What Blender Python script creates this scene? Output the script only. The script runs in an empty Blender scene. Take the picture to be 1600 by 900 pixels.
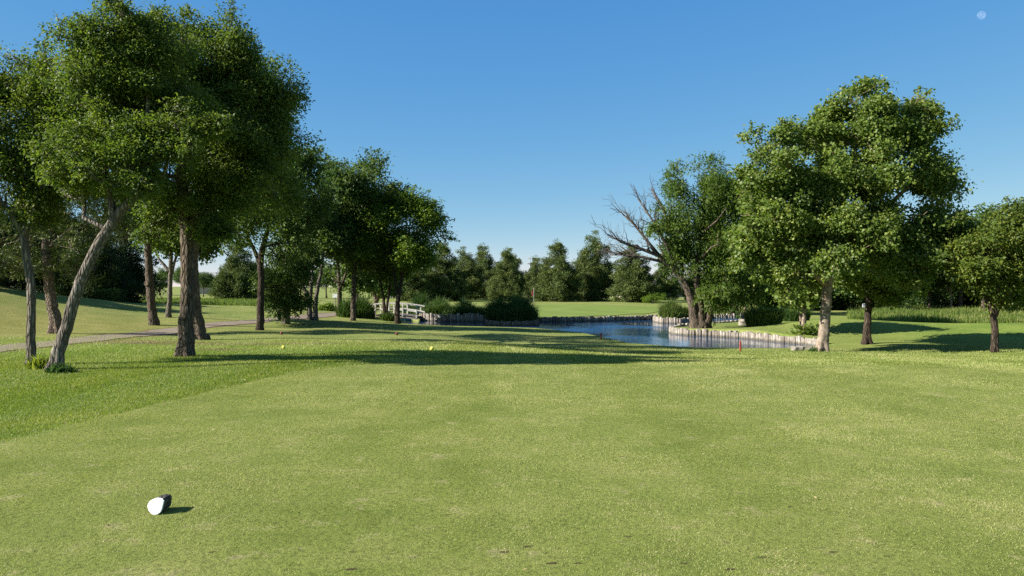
import bpy, math, random
import numpy as np
from mathutils import Vector

R = math.radians
C = bpy.context.scene.collection
RNG = np.random.default_rng(7)
F = 1244.0          # focal length in pixels of a 1600 px wide picture
HOR = 447.0         # picture row of the horizon
EYE = 1.65

# ------------------------------------------------------------------ helpers
def at(px, py, d):
    """the point at depth d seen at picture position px, py"""
    return np.array([(px - 800.0) / F * d, d, EYE - (py - HOR) / F * d])

def sstep(a, b, x):
    t = np.clip((x - a) / (b - a), 0, 1)
    return t * t * (3 - 2 * t)

def tag(o, label=None, cat=None, group=None, kind=None):
    if label: o['label'] = label
    if cat: o['category'] = cat
    if group: o['group'] = group
    if kind: o['kind'] = kind
    return o

def empty(name, loc, label, cat, group=None, rotz=0.0):
    o = bpy.data.objects.new(name, None)
    C.objects.link(o)
    o.location = loc
    o.rotation_euler = (0, 0, rotz)
    o.empty_display_size = 0.2
    return tag(o, label, cat, group)

def link(name, me, mat=None, parent=None, loc=None):
    o = bpy.data.objects.new(name, me)
    C.objects.link(o)
    if mat is not None:
        me.materials.append(mat)
    if parent is not None:
        o.parent = parent
    if loc is not None:
        o.location = loc
    return o

def raw_mesh(name, verts, faces_idx, nper, tint=None, smooth=False, extra=None):
    """faces_idx: flat int array, nper corners per face (constant)"""
    me = bpy.data.meshes.new(name)
    nv = len(verts)
    nl = len(faces_idx)
    nf = nl // nper
    me.vertices.add(nv)
    me.vertices.foreach_set('co', np.ascontiguousarray(verts, dtype=np.float32).ravel())
    me.loops.add(nl)
    me.loops.foreach_set('vertex_index', np.ascontiguousarray(faces_idx, dtype=np.int32))
    me.polygons.add(nf)
    me.polygons.foreach_set('loop_start', np.arange(0, nl, nper, dtype=np.int32))
    me.update(calc_edges=True)
    if smooth:
        me.polygons.foreach_set('use_smooth', np.ones(nf, dtype=bool))
    if tint is not None:
        a = me.attributes.new('tint', 'FLOAT', 'FACE')
        a.data.foreach_set('value', np.ascontiguousarray(tint, dtype=np.float32))
    for k, v in (extra or {}).items():
        a = me.attributes.new(k, 'FLOAT', 'POINT')
        a.data.foreach_set('value', np.ascontiguousarray(v, dtype=np.float32))
    return me

class MB:
    """collects boxes, tubes and the like into one mesh"""
    def __init__(s):
        s.v, s.f, s.t = [], [], []
    def add(s, vs, fs, tint=0.5):
        n = len(s.v)
        s.v += [tuple(v) for v in vs]
        s.f += [tuple(i + n for i in f) for f in fs]
        s.t += [tint] * len(fs)
    def box(s, c, size, rz=0.0, tint=0.5, taper=1.0, bev=0.0, ry=0.0):
        hx, hy, hz = [q / 2 for q in size]
        cz, sz = math.cos(rz), math.sin(rz)
        cy, sy = math.cos(ry), math.sin(ry)
        if bev <= 0:
            prof = [(-hx, -hy), (hx, -hy), (hx, hy), (-hx, hy)]
            lev = [(-hz, 1.0), (hz, taper)]
        else:
            prof = [(-hx + bev, -hy), (hx - bev, -hy), (hx, -hy + bev), (hx, hy - bev), (hx - bev, hy), (-hx + bev, hy), (-hx, hy - bev), (-hx, -hy + bev)]
            k = (hx - bev) / hx
            lev = [(-hz, k), (-hz + bev, 1.0), (hz - bev, taper), (hz, taper * k)]
        vs = []
        for z, k in lev:
            for x, y in prof:
                X, Y, Z = x * k, y * k, z
                X, Z = X * cy + Z * sy, -X * sy + Z * cy
                vs.append((c[0] + X * cz - Y * sz, c[1] + X * sz + Y * cz, c[2] + Z))
        m = len(prof)
        fs = [tuple(range(m - 1, -1, -1)), tuple(range((len(lev) - 1) * m, len(lev) * m))]
        for l in range(len(lev) - 1):
            for i in range(m):
                j = (i + 1) % m
                fs.append((l * m + i, l * m + j, (l + 1) * m + j, (l + 1) * m + i))
        s.add(vs, fs, tint)
    def tube(s, pts, rad, sides=8, tint=0.5, wob=0.0, rng=None, lob=None):
        pts = np.array(pts, dtype=float)
        n = len(pts)
        if np.isscalar(rad):
            rad = [rad] * n
        tan = np.gradient(pts, axis=0)
        tan /= np.linalg.norm(tan, axis=1)[:, None] + 1e-9
        ref = np.array([1.0, 0.15, 0.0]) if abs(tan[0][0]) < 0.8 else np.array([0.0, 1.0, 0.1])
        vs = []
        a = np.arange(sides) / sides * 2 * math.pi
        for i in range(n):
            u = np.cross(tan[i], ref); u /= np.linalg.norm(u) + 1e-9
            w = np.cross(tan[i], u)
            rr = np.full(sides, rad[i])
            if lob is not None:
                rr = rr * (1 + lob[i] * (np.cos(5 * a + 1.0) + 0.5 * np.cos(3 * a + 0.4)))
            if wob and rng is not None:
                rr = rr * (1 + wob * rng.uniform(-1, 1, sides))
            ring = pts[i] + np.cos(a)[:, None] * u * rr[:, None] + np.sin(a)[:, None] * w * rr[:, None]
            vs += list(ring)
        fs = []
        for l in range(n - 1):
            for i in range(sides):
                j = (i + 1) % sides
                fs.append((l * sides + i, l * sides + j, (l + 1) * sides + j, (l + 1) * sides + i))
        fs.append(tuple(range(sides - 1, -1, -1)))
        fs.append(tuple(range((n - 1) * sides, n * sides)))
        s.add(vs, fs, tint)
    def mesh(s, name, smooth=False):
        me = bpy.data.meshes.new(name)
        me.from_pydata(s.v, [], s.f)
        me.update()
        a = me.attributes.new('tint', 'FLOAT', 'FACE')
        a.data.foreach_set('value', np.array(s.t, dtype=np.float32))
        if smooth:
            me.polygons.foreach_set('use_smooth', np.ones(len(me.polygons), dtype=bool))
        return me
    def build(s, name, mat, parent=None, smooth=False, loc=None):
        return link(name, s.mesh(name, smooth), mat, parent, loc)

# ------------------------------------------------------------------ materials
def new_mat(name):
    m = bpy.data.materials.new(name)
    m.use_nodes = True
    nt = m.node_tree
    nt.nodes.clear()
    out = nt.nodes.new('ShaderNodeOutputMaterial')
    return m, nt, out

def ramp(nt, stops, fac=None):
    n = nt.nodes.new('ShaderNodeValToRGB')
    e = n.color_ramp.elements
    while len(e) < len(stops):
        e.new(0.5)
    for k, (p, c) in enumerate(stops):
        e[k].position = p
        e[k].color = (*c, 1)
    if fac is not None:
        nt.links.new(fac, n.inputs[0])
    return n.outputs[0]

def noise(nt, vec, scale, detail=4, rough=0.55, dist=0.0):
    n = nt.nodes.new('ShaderNodeTexNoise')
    n.inputs['Scale'].default_value = scale
    n.inputs['Detail'].default_value = detail
    n.inputs['Roughness'].default_value = rough
    n.inputs['Distortion'].default_value = dist
    if vec is not None:
        nt.links.new(vec, n.inputs['Vector'])
    return n.outputs['Fac']

def coords(nt, kind='Object', scale=(1, 1, 1)):
    t = nt.nodes.new('ShaderNodeTexCoord')
    mp = nt.nodes.new('ShaderNodeMapping')
    mp.inputs['Scale'].default_value = scale
    nt.links.new(t.outputs[kind], mp.inputs['Vector'])
    return mp.outputs[0]

def mixc(nt, fac, a, b, mode='MIX'):
    n = nt.nodes.new('ShaderNodeMix')
    n.data_type = 'RGBA'
    n.blend_type = mode
    for sock, v in ((0, fac), (6, a), (7, b)):
        if hasattr(v, 'is_output'):
            nt.links.new(v, n.inputs[sock])
        elif sock == 0:
            n.inputs[0].default_value = v
        else:
            n.inputs[sock].default_value = (*v, 1)
    return n.outputs[2]

def math_n(nt, op, a, b=0.0):
    n = nt.nodes.new('ShaderNodeMath')
    n.operation = op
    for i, v in enumerate((a, b)):
        if hasattr(v, 'is_output'):
            nt.links.new(v, n.inputs[i])
        else:
            n.inputs[i].default_value = v
    return n.outputs[0]

def attr(nt, name):
    n = nt.nodes.new('ShaderNodeAttribute')
    n.attribute_name = name
    return n.outputs['Fac']

def bump(nt, height, strength, dist):
    n = nt.nodes.new('ShaderNodeBump')
    n.inputs['Strength'].default_value = strength
    n.inputs['Distance'].default_value = dist
    nt.links.new(height, n.inputs['Height'])
    return n.outputs[0]

def pbr(nt, out, col, rough=0.8, nrm=None, spec=0.3):
    b = nt.nodes.new('ShaderNodeBsdfPrincipled')
    if hasattr(col, 'is_output'):
        nt.links.new(col, b.inputs['Base Color'])
    else:
        b.inputs['Base Color'].default_value = (*col, 1)
    b.inputs['Roughness'].default_value = rough
    b.inputs['Specular IOR Level'].default_value = spec
    if nrm is not None:
        nt.links.new(nrm, b.inputs['Normal'])
    nt.links.new(b.outputs[0], out.inputs[0])
    return b

def leaf_mat(name, stops, trans=0.38, tcol=1.5, rough=0.55, spec=0.22):
    m, nt, out = new_mat(name)
    col = ramp(nt, stops, attr(nt, 'tint'))
    b = nt.nodes.new('ShaderNodeBsdfPrincipled')
    nt.links.new(col, b.inputs['Base Color'])
    b.inputs['Roughness'].default_value = rough
    b.inputs['Specular IOR Level'].default_value = spec
    t = nt.nodes.new('ShaderNodeBsdfTranslucent')
    tc = mixc(nt, 1.0, col, (tcol * 0.95, tcol, tcol * 0.45), 'MULTIPLY')
    nt.links.new(tc, t.inputs['Color'])
    mx = nt.nodes.new('ShaderNodeMixShader')
    mx.inputs[0].default_value = trans
    nt.links.new(b.outputs[0], mx.inputs[1])
    nt.links.new(t.outputs[0], mx.inputs[2])
    nt.links.new(mx.outputs[0], out.inputs[0])
    return m

def bark_mat(name, dark, mid, light, vscale=0.22, freq=9.0, strength=0.9, patchy=False):
    m, nt, out = new_mat(name)
    v = coords(nt, 'Object', (1, 1, vscale))
    n1 = noise(nt, v, freq, 6, 0.65, 0.6)
    v2 = coords(nt, 'Object', (1, 1, 0.5 if not patchy else 0.8))
    n2 = noise(nt, v2, 2.2 if not patchy else 5.0, 4, 0.6)
    vo = nt.nodes.new('ShaderNodeTexVoronoi')
    vo.feature = 'DISTANCE_TO_EDGE'
    vo.inputs['Scale'].default_value = freq * 1.6
    nt.links.new(v, vo.inputs['Vector'])
    crack = ramp(nt, [(0.0, (0, 0, 0)), (0.22, (1, 1, 1))], vo.outputs['Distance'])
    c = ramp(nt, [(0.28, dark), (0.5, mid), (0.72, light)], n1)
    if patchy:
        pm = ramp(nt, [(0.47, (0, 0, 0)), (0.53, (1, 1, 1))], n2)
        c = mixc(nt, pm, c, light)
        h = n1
    else:
        c = mixc(nt, ramp(nt, [(0.35, (0, 0, 0)), (0.75, (1, 1, 1))], n2), c, mid)
        c = mixc(nt, math_n(nt, 'MULTIPLY', math_n(nt, 'SUBTRACT', 1.0, crack), 0.7), c, dark)
        h = math_n(nt, 'ADD', math_n(nt, 'MULTIPLY', n1, 0.6), math_n(nt, 'MULTIPLY', crack, 0.5))
    pbr(nt, out, c, 0.9, bump(nt, h, strength, 0.07), 0.15)
    return m

def plain(name, col, rough=0.6, var=0.12, scale=8.0, spec=0.3, bumpy=0.1):
    m, nt, out = new_mat(name)
    n = noise(nt, coords(nt), scale, 5, 0.6)
    c = ramp(nt, [(0.3, tuple(q * (1 - var) for q in col)), (0.7, tuple(min(1, q * (1 + var)) for q in col))], n)
    pbr(nt, out, c, rough, bump(nt, n, bumpy, 0.02), spec)
    return m

M = {}
M['ash'] = leaf_mat('ash leaves', [(0.0, (0.030, 0.062, 0.012)), (0.5, (0.078, 0.124, 0.022)), (1.0, (0.172, 0.212, 0.042))])
M['olive'] = leaf_mat('yellowish ash leaves', [(0.0, (0.030, 0.062, 0.010)), (0.5, (0.078, 0.118, 0.018)), (1.0, (0.170, 0.195, 0.030))])
M['elm'] = leaf_mat('elm leaves', [(0.0, (0.022, 0.055, 0.016)), (0.5, (0.076, 0.124, 0.026)), (1.0, (0.155, 0.200, 0.042))])
M['lime'] = leaf_mat('lime green leaves', [(0.0, (0.045, 0.095, 0.012)), (0.5, (0.100, 0.160, 0.018)), (1.0, (0.195, 0.245, 0.030))], 0.45)
M['plane'] = leaf_mat('plane tree leaves', [(0.0, (0.055, 0.100, 0.016)), (0.5, (0.118, 0.172, 0.030)), (1.0, (0.235, 0.270, 0.065))], 0.40, 1.5, 0.5, 0.3)
M['willow'] = leaf_mat('willow leaves', [(0.0, (0.030, 0.074, 0.012)), (0.5, (0.084, 0.138, 0.022)), (1.0, (0.170, 0.212, 0.040))], 0.42)
M['needle'] = leaf_mat('pine needles', [(0.0, (0.036, 0.062, 0.020)), (0.5, (0.100, 0.136, 0.036)), (1.0, (0.190, 0.210, 0.056))], 0.18, 1.2, 0.6, 0.2)
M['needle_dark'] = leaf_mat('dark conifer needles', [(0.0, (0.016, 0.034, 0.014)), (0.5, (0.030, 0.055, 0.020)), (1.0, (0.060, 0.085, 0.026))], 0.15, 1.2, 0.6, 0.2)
M['wood_far'] = leaf_mat('far wood leaves', [(0.0, (0.020, 0.050, 0.014)), (0.5, (0.064, 0.110, 0.024)), (1.0, (0.115, 0.165, 0.040))], 0.3)
M['reed'] = leaf_mat('reed blades', [(0.0, (0.035, 0.075, 0.020)), (0.6, (0.080, 0.130, 0.030)), (1.0, (0.19, 0.19, 0.06))], 0.35)
M['tall'] = leaf_mat('tall meadow grass', [(0.0, (0.070, 0.115, 0.020)), (0.55, (0.130, 0.175, 0.034)), (1.0, (0.30, 0.27, 0.11))], 0.4)
M['turf_blade'] = leaf_mat('mown turf blades', [(0.0, (0.122, 0.170, 0.028)), (0.45, (0.240, 0.287, 0.068)), (0.8, (0.385, 0.385, 0.145)), (0.93, (0.45, 0.39, 0.20)), (1.0, (0.60, 0.53, 0.33))], 0.35, 1.2, 0.55, 0.25)
M['rough_blade'] = leaf_mat('rough grass blades', [(0.0, (0.070, 0.120, 0.014)), (0.5, (0.145, 0.195, 0.026)), (0.85, (0.250, 0.280, 0.055)), (1.0, (0.48, 0.42, 0.22))], 0.4, 1.3, 0.5, 0.25)
M['bark_grey'] = bark_mat('grey furrowed bark', (0.050, 0.040, 0.030), (0.185, 0.160, 0.128), (0.38, 0.34, 0.29))
M['bark_brown'] = bark_mat('brown furrowed bark', (0.030, 0.023, 0.016), (0.140, 0.108, 0.078), (0.28, 0.23, 0.175))
M['bark_dark'] = bark_mat('dark bark', (0.018, 0.013, 0.009), (0.065, 0.048, 0.034), (0.140, 0.105, 0.078))
M['bark_pine'] = bark_mat('pinkish pine bark', (0.05, 0.034, 0.024), (0.20, 0.150, 0.115), (0.36, 0.29, 0.23), 0.4, 6.0)
M['bark_pale'] = bark_mat('pale peeling bark', (0.085, 0.055, 0.038), (0.16, 0.118, 0.085), (0.255, 0.205, 0.155), 0.5, 6.0, 0.35, True)
M['dead'] = bark_mat('bare grey dead wood', (0.04, 0.032, 0.026), (0.12, 0.098, 0.08), (0.26, 0.22, 0.19), 0.5, 8.0, 0.4)
M['white_paint'] = plain('white painted timber', (0.50, 0.48, 0.42), 0.5, 0.10)
M['white_sign'] = plain('white sign face', (0.80, 0.80, 0.78), 0.4, 0.04)
M['timber_grey'] = plain('weathered deck timber', (0.23, 0.20, 0.17), 0.85, 0.3)
M['red'] = plain('red stake paint', (0.30, 0.045, 0.035), 0.5, 0.2)
M['orange'] = plain('orange sign face', (0.72, 0.19, 0.08), 0.5, 0.08)
M['flag_red'] = plain('red flag cloth', (0.17, 0.020, 0.025), 0.8, 0.15)
M['yellow'] = plain('yellow marker paint', (0.80, 0.70, 0.12), 0.45, 0.08)
M['maroon'] = plain('dark red marker paint', (0.13, 0.03, 0.025), 0.5, 0.15)
M['metal'] = plain('pale mast metal', (0.34, 0.35, 0.37), 0.5, 0.05)
M['stone'] = plain('white stone', (0.24, 0.215, 0.175), 0.85, 0.2, 5.0, 0.2, 0.5)
M['stucco'] = plain('pale house wall', (0.34, 0.30, 0.26), 0.9, 0.06, 3.0)
M['roof'] = plain('grey shingle roof', (0.21, 0.185, 0.185), 0.9, 0.12, 6.0)
M['glass'] = plain('dark window glass', (0.03, 0.04, 0.05), 0.1, 0.05)
M['log_side'] = bark_mat('dark log side', (0.035, 0.032, 0.028), (0.120, 0.108, 0.095), (0.30, 0.27, 0.24), 1.0, 22.0, 0.7)

def mk_log_face():
    m, nt, out = new_mat('white painted log end')
    v = coords(nt)
    n = noise(nt, v, 40, 4)
    c = ramp(nt, [(0.22, (0.45, 0.43, 0.40)), (0.34, (0.66, 0.66, 0.65)), (0.8, (0.74, 0.74, 0.74))], n)
    pbr(nt, out, c, 0.5, bump(nt, n, 0.25, 0.01), 0.4)
    return m
M['log_face'] = mk_log_face()

def mk_posts():
    m, nt, out = new_mat('weathered wall posts')
    v = coords(nt, 'Object', (1, 1, 0.25))
    n = noise(nt, v, 14, 5, 0.6)
    c = ramp(nt, [(0.0, (0.13, 0.105, 0.085)), (0.5, (0.28, 0.245, 0.20)), (1.0, (0.46, 0.42, 0.355))], attr(nt, 'tint'))
    c = mixc(nt, ramp(nt, [(0.38, (0.75, 0.75, 0.75)), (0.62, (0, 0, 0))], n), c, (0.11, 0.085, 0.065))
    # damp, slimy band near the water line
    tc = nt.nodes.new('ShaderNodeTexCoord'); sp = nt.nodes.new('ShaderNodeSeparateXYZ')
    nt.links.new(tc.outputs['Object'], sp.inputs[0])
    wet = math_n(nt, 'ADD', sp.outputs['Z'], math_n(nt, 'MULTIPLY', n, 0.10))
    wetm = ramp(nt, [(0.10, (1, 1, 1)), (0.19, (0, 0, 0))], wet)
    c = mixc(nt, math_n(nt, 'MULTIPLY', wetm, 0.7), c, (0.06, 0.055, 0.035))
    pbr(nt, out, c, 0.85, bump(nt, n, 0.6, 0.02), 0.2)
    return m
M['posts'] = mk_posts()

def mk_ground():
    m, nt, out = new_mat('turf ground')
    v = coords(nt)
    big = noise(nt, v, 0.09, 4, 0.6)
    mid = noise(nt, v, 0.55, 5, 0.65)
    fine = noise(nt, v, 14.0, 6, 0.75)
    vfine = noise(nt, v, 70.0, 3, 0.7)
    c = ramp(nt, [(0.30, (0.115, 0.160, 0.034)), (0.5, (0.160, 0.195, 0.050)), (0.72, (0.235, 0.240, 0.082))], mid)
    c = mixc(nt, ramp(nt, [(0.40, (0, 0, 0)), (0.70, (0.7, 0.7, 0.7))], big), c, (0.230, 0.235, 0.074))
    rgh = ramp(nt, [(0.3, (0.095, 0.155, 0.020)), (0.7, (0.165, 0.215, 0.036))], mid)
    c = mixc(nt, attr(nt, 'zone_rough'), c, rgh)
    dry = ramp(nt, [(0.35, (0.16, 0.160, 0.034)), (0.7, (0.25, 0.215, 0.070))], mid)
    c = mixc(nt, attr(nt, 'zone_dry'), c, dry)
    dirt = ramp(nt, [(0.3, (0.085, 0.055, 0.032)), (0.7, (0.19, 0.135, 0.085))], fine)
    dm = math_n(nt, 'MULTIPLY', attr(nt, 'zone_dirt'), 1.0)
    dm = ramp(nt, [(0.36, (0, 0, 0)), (0.60, (1, 1, 1))], math_n(nt, 'ADD', dm, math_n(nt, 'MULTIPLY', math_n(nt, 'SUBTRACT', mid, 0.5), 1.0)))
    c = mixc(nt, dm, c, dirt)
    c = mixc(nt, ramp(nt, [(0.32, (0.55, 0.55, 0.55)), (0.52, (0, 0, 0))], fine), c, (0.055, 0.075, 0.016))
    c = mixc(nt, ramp(nt, [(0.60, (0, 0, 0)), (0.74, (0.55, 0.55, 0.55))], vfine), c, (0.26, 0.24, 0.10))
    h = math_n(nt, 'ADD', math_n(nt, 'MULTIPLY', fine, 0.7), math_n(nt, 'MULTIPLY', vfine, 0.35))
    pbr(nt, out, c, 0.95, bump(nt, h, 0.75, 0.05), 0.1)
    return m
M['ground'] = mk_ground()

def mk_tee():
    m, nt, out = new_mat('tee turf')
    v = coords(nt)
    mid = noise(nt, v, 0.8, 5, 0.65)
    fine = noise(nt, v, 26.0, 6, 0.75)
    patch = noise(nt, v, 3.2, 5, 0.7)
    c = ramp(nt, [(0.30, (0.120, 0.155, 0.030)), (0.5, (0.170, 0.200, 0.046)), (0.72, (0.240, 0.250, 0.078))], mid)
    c = mixc(nt, ramp(nt, [(0.58, (0, 0, 0)), (0.70, (0.8, 0.8, 0.8))], patch), c, (0.30, 0.265, 0.135))
    c = mixc(nt, ramp(nt, [(0.30, (0.8, 0.8, 0.8)), (0.52, (0, 0, 0))], fine), c, (0.050, 0.060, 0.016))
    spots = math_n(nt, 'ADD', attr(nt, 'divot'), math_n(nt, 'MULTIPLY', math_n(nt, 'SUBTRACT', fine, 0.5), 0.8))
    c = mixc(nt, ramp(nt, [(0.35, (0, 0, 0)), (0.6, (0.9, 0.9, 0.9))], spots), c, (0.045, 0.030, 0.018))
    pbr(nt, out, c, 0.95, bump(nt, fine, 0.8, 0.03), 0.1)
    return m
M['tee'] = mk_tee()

def mk_green():
    m, nt, out = new_mat('putting green turf')
    v = coords(nt)
    n = noise(nt, v, 0.35, 5, 0.6)
    f = noise(nt, v, 9.0, 4, 0.7)
    c = ramp(nt, [(0.3, (0.120, 0.165, 0.034)), (0.7, (0.160, 0.205, 0.048))], n)
    c = mixc(nt, ramp(nt, [(0.35, (0.3, 0.3, 0.3)), (0.6, (0, 0, 0))], f), c, (0.085, 0.15, 0.035))
    pbr(nt, out, c, 0.95, bump(nt, f, 0.3, 0.02), 0.1)
    return m
M['green'] = mk_green()

def mk_path():
    m, nt, out = new_mat('worn concrete path')
    v = coords(nt)
    n = noise(nt, v, 1.2, 6, 0.65)
    f = noise(nt, v, 22.0, 4, 0.7)
    c = ramp(nt, [(0.3, (0.15, 0.118, 0.086)), (0.7, (0.25, 0.205, 0.155))], n)
    c = mixc(nt, ramp(nt, [(0.35, (0.5, 0.5, 0.5)), (0.6, (0, 0, 0))], f), c, (0.15, 0.12, 0.09))
    pbr(nt, out, c, 0.9, bump(nt, f, 0.4, 0.02), 0.2)
    return m
M['path'] = mk_path()

def mk_water():
    m, nt, out = new_mat('pond water')
    v = coords(nt, 'Object', (1.0, 1.4, 1.0))
    n1 = noise(nt, v, 2.6, 3, 0.6, 0.4)
    n2 = noise(nt, v, 9.0, 2, 0.5)
    calm = ramp(nt, [(0.40, (0.12, 0.12, 0.12)), (0.60, (1, 1, 1))], noise(nt, coords(nt), 0.16, 2, 0.5))
    rip = attr(nt, 'ripple')
    h = math_n(nt, 'ADD', n1, math_n(nt, 'MULTIPLY', n2, 0.35))
    bp = nt.nodes.new('ShaderNodeBump')
    bp.inputs['Distance'].default_value = 0.16
    nt.links.new(math_n(nt, 'MULTIPLY', math_n(nt, 'MULTIPLY', rip, calm), 1.0), bp.inputs['Strength'])
    nt.links.new(h, bp.inputs['Height'])
    b = pbr(nt, out, (0.008, 0.042, 0.108), 0.06, bp.outputs[0], 0.5)
    nt.links.new(math_n(nt, 'ADD', math_n(nt, 'MULTIPLY', math_n(nt, 'MULTIPLY', rip, calm), 0.34), 0.05), b.inputs['Roughness'])
    b.inputs['IOR'].default_value = 1.333
    return m
M['water'] = mk_water()

def mk_moon():
    # airlight of the day sky in front of the sunlit disc: sky seen through, plus sunlight off the rock
    m, nt, out = new_mat('moon rock seen through the day sky')
    n = noise(nt, coords(nt, 'Object', (0.09, 0.09, 0.09)), 1.4, 3)
    d = nt.nodes.new('ShaderNodeBsdfDiffuse')
    nt.links.new(ramp(nt, [(0.42, (0.020, 0.022, 0.026)), (0.58, (0.060, 0.058, 0.056))], n), d.inputs['Color'])
    t = nt.nodes.new('ShaderNodeBsdfTransparent')
    a = nt.nodes.new('ShaderNodeAddShader')
    nt.links.new(d.outputs[0], a.inputs[0]); nt.links.new(t.outputs[0], a.inputs[1])
    nt.links.new(a.outputs[0], out.inputs[0])
    return m
M['moon'] = mk_moon()

# ------------------------------------------------------------------ terrain
WATER = -1.25
near_bank = [(-8.6, 60.5), (-7.25, 58.2), (-4.5, 55.9), (-1.9, 54.7), (1.7, 52.7), (4.24, 47.5), (5.08, 43.0), (5.8, 38.9), (7.65, 36.6), (8.83, 35.9), (10.6, 35.7), (12.65, 35.7), (13.9, 36.6)]
w_peninsula = [(14.9, 37.6), (14.5, 39.6), (13.9, 41.0), (12.9, 44.0), (11.75, 45.7), (10.36, 46.85), (9.75, 48.2), (9.95, 50.0), (10.9, 51.8)]
pen_back = [(10.9, 51.8), (13.8, 55.5), (16.8, 58.2), (19.0, 61.5), (21.6, 66.0)]
w_channel = [(21.6, 71.4), (17.85, 71.4), (14.6, 68.0), (14.3, 62.6)]
w_planter = [(14.3, 62.2), (13.0, 61.6), (11.75, 62.2), (11.6, 65.0), (12.4, 68.5)]
w_green = [(12.3, 69.0), (8.5, 66.6), (5.0, 65.4), (2.07, 64.6)]
w_bastion = [(2.0, 64.0), (1.87, 58.6), (0.9, 57.9), (-0.9, 57.9), (-1.87, 58.4), (-2.0, 63.6)]
w_left = [(-2.2, 64.4), (-5.5, 65.6), (-7.8, 66.8)]
stream = [(-8.6, 69.5), (-10.5, 73.5), (-14.5, 77.0), (-15.8, 75.0), (-12.0, 70.5), (-10.2, 66.0)]
POND = np.array(near_bank + w_peninsula + pen_back[1:] + w_channel + w_planter + w_green + w_bastion + w_left + stream)

def seg_dist(x, y, poly, closed):
    P = np.array(poly)
    best = np.full(x.shape, 1e9)
    n = len(P)
    for i in range(n if closed else n - 1):
        a, b = P[i], P[(i + 1) % n]
        ex, ey = b - a
        t = np.clip(((x - a[0]) * ex + (y - a[1]) * ey) / (ex * ex + ey * ey + 1e-12), 0, 1)
        best = np.minimum(best, np.hypot(x - a[0] - t * ex, y - a[1] - t * ey))
    return best

def inside(x, y, P):
    r = np.zeros(x.shape, dtype=bool)
    n = len(P)
    for i in range(n):
        a, b = P[i], P[(i + 1) % n]
        c = ((a[1] > y) != (b[1] > y)) & (x < (b[0] - a[0]) * (y - a[1]) / (b[1] - a[1] + 1e-12) + a[0])
        r ^= c
    return r

def pond_sd(x, y):
    d = seg_dist(x, y, POND, True)
    return np.where(inside(x, y, POND), -d, d)

def gauss(x, y, cx, cy, sx, sy):
    return np.exp(-((x - cx) / sx) ** 2 - ((y - cy) / sy) ** 2)

def hgt(x, y):
    x = np.atleast_1d(np.asarray(x, dtype=float)); y = np.atleast_1d(np.asarray(y, dtype=float))
    yend = 50 - 18 * sstep(-9, 6, x)
    z = -0.92 * sstep(14, yend, y) * (1 - 0.0)
    z = z - 0.10 * sstep(-4.6, -7.5, x) * sstep(24, 12, y)
    z = z + 0.28 * sstep(74, 122, y)
    z = z + 0.05 * np.sin(x * 0.31 + 1.0) * np.sin(y * 0.27) * sstep(16, 30, y) + 0.03 * np.sin(x * 0.9 + y * 0.5) * sstep(17, 30, y)
    z = z + 2.9 * gauss(x, y, -41, 54, 13, 15)          # mound on the left
    z = z + 0.75 * gauss(x, y, -22, 66, 8, 7)
    z = z + 0.62 * gauss(x, y, 19.5, 46, 5.0, 4.0)       # low mounds on the right
    z = z + 0.52 * gauss(x, y, 28.5, 43, 6.0, 4.0)
    z = z + 0.35 * gauss(x, y, 5, 88, 12, 9)             # the green sits on a low swell
    da = seg_dist(x, y, near_bank, False)
    k = np.exp(-(da / 3.2) ** 2) * 0.92
    z = z * (1 - k) + (-1.14) * k
    sd = pond_sd(x, y)
    dw = np.minimum.reduce([seg_dist(x, y, w, False) for w in (w_peninsula, pen_back, w_channel, w_planter, w_green, w_bastion, w_left)])
    z = z - 1.0 * np.where(da < dw, sstep(0.0, -0.5, sd), sstep(0.17, -0.04, sd))
    return z

def h1(x, y):
    return float(hgt(x, y)[0])

def place(px, py):
    """ground point seen at picture position px, py"""
    ds = np.concatenate([np.arange(3, 80, 0.1), np.arange(80, 400, 1.0)])
    x = (px - 800) / F * ds
    zr = EYE - (py - HOR) / F * ds
    below = np.nonzero(zr <= hgt(x, ds))[0]
    i = below[0] if len(below) else len(ds) - 1
    d = ds[i]
    return np.array([(px - 800) / F * d, d, h1((px - 800) / F * d, d)])

def pt(px, d):
    x = (px - 800) / F * d
    return np.array([x, d, h1(x, d)])

def growth(a, b, n):
    return list(np.geomspace(a, b, n))

xs = np.array([-v for v in growth(40.4, 2600, 46)][::-1] + list(np.arange(-40, -17.5, 0.33)) + list(np.arange(-17.4, 24, 0.19)) + list(np.arange(24.1, 40.01, 0.33)) + growth(40.4, 2600, 46))
ys = np.array([-400, -150, -60, -25, -10, -4, 0] + list(np.arange(2, 34, 0.33)) + list(np.arange(34.1, 78, 0.19)) + growth(78.4, 3000, 80))
GX, GY = np.meshgrid(xs, ys)
gx, gy = GX.ravel(), GY.ravel()
gz = hgt(gx, gy)
nx, ny = len(xs), len(ys)
ii = np.arange(nx * ny).reshape(ny, nx)
quads = np.stack([ii[:-1, :-1], ii[:-1, 1:], ii[1:, 1:], ii[1:, :-1]], -1).reshape(-1)

TEE_EDGE = [(-6.6, 1.0), (-5.45, 8.4), (-4.15, 15.4), (-3.0, 17.2)]
TEE = np.array(TEE_EDGE + [(3.0, 17.9), (9.0, 17.2), (12.5, 14.5), (14.0, 9.0), (14.0, 1.0)])

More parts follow.
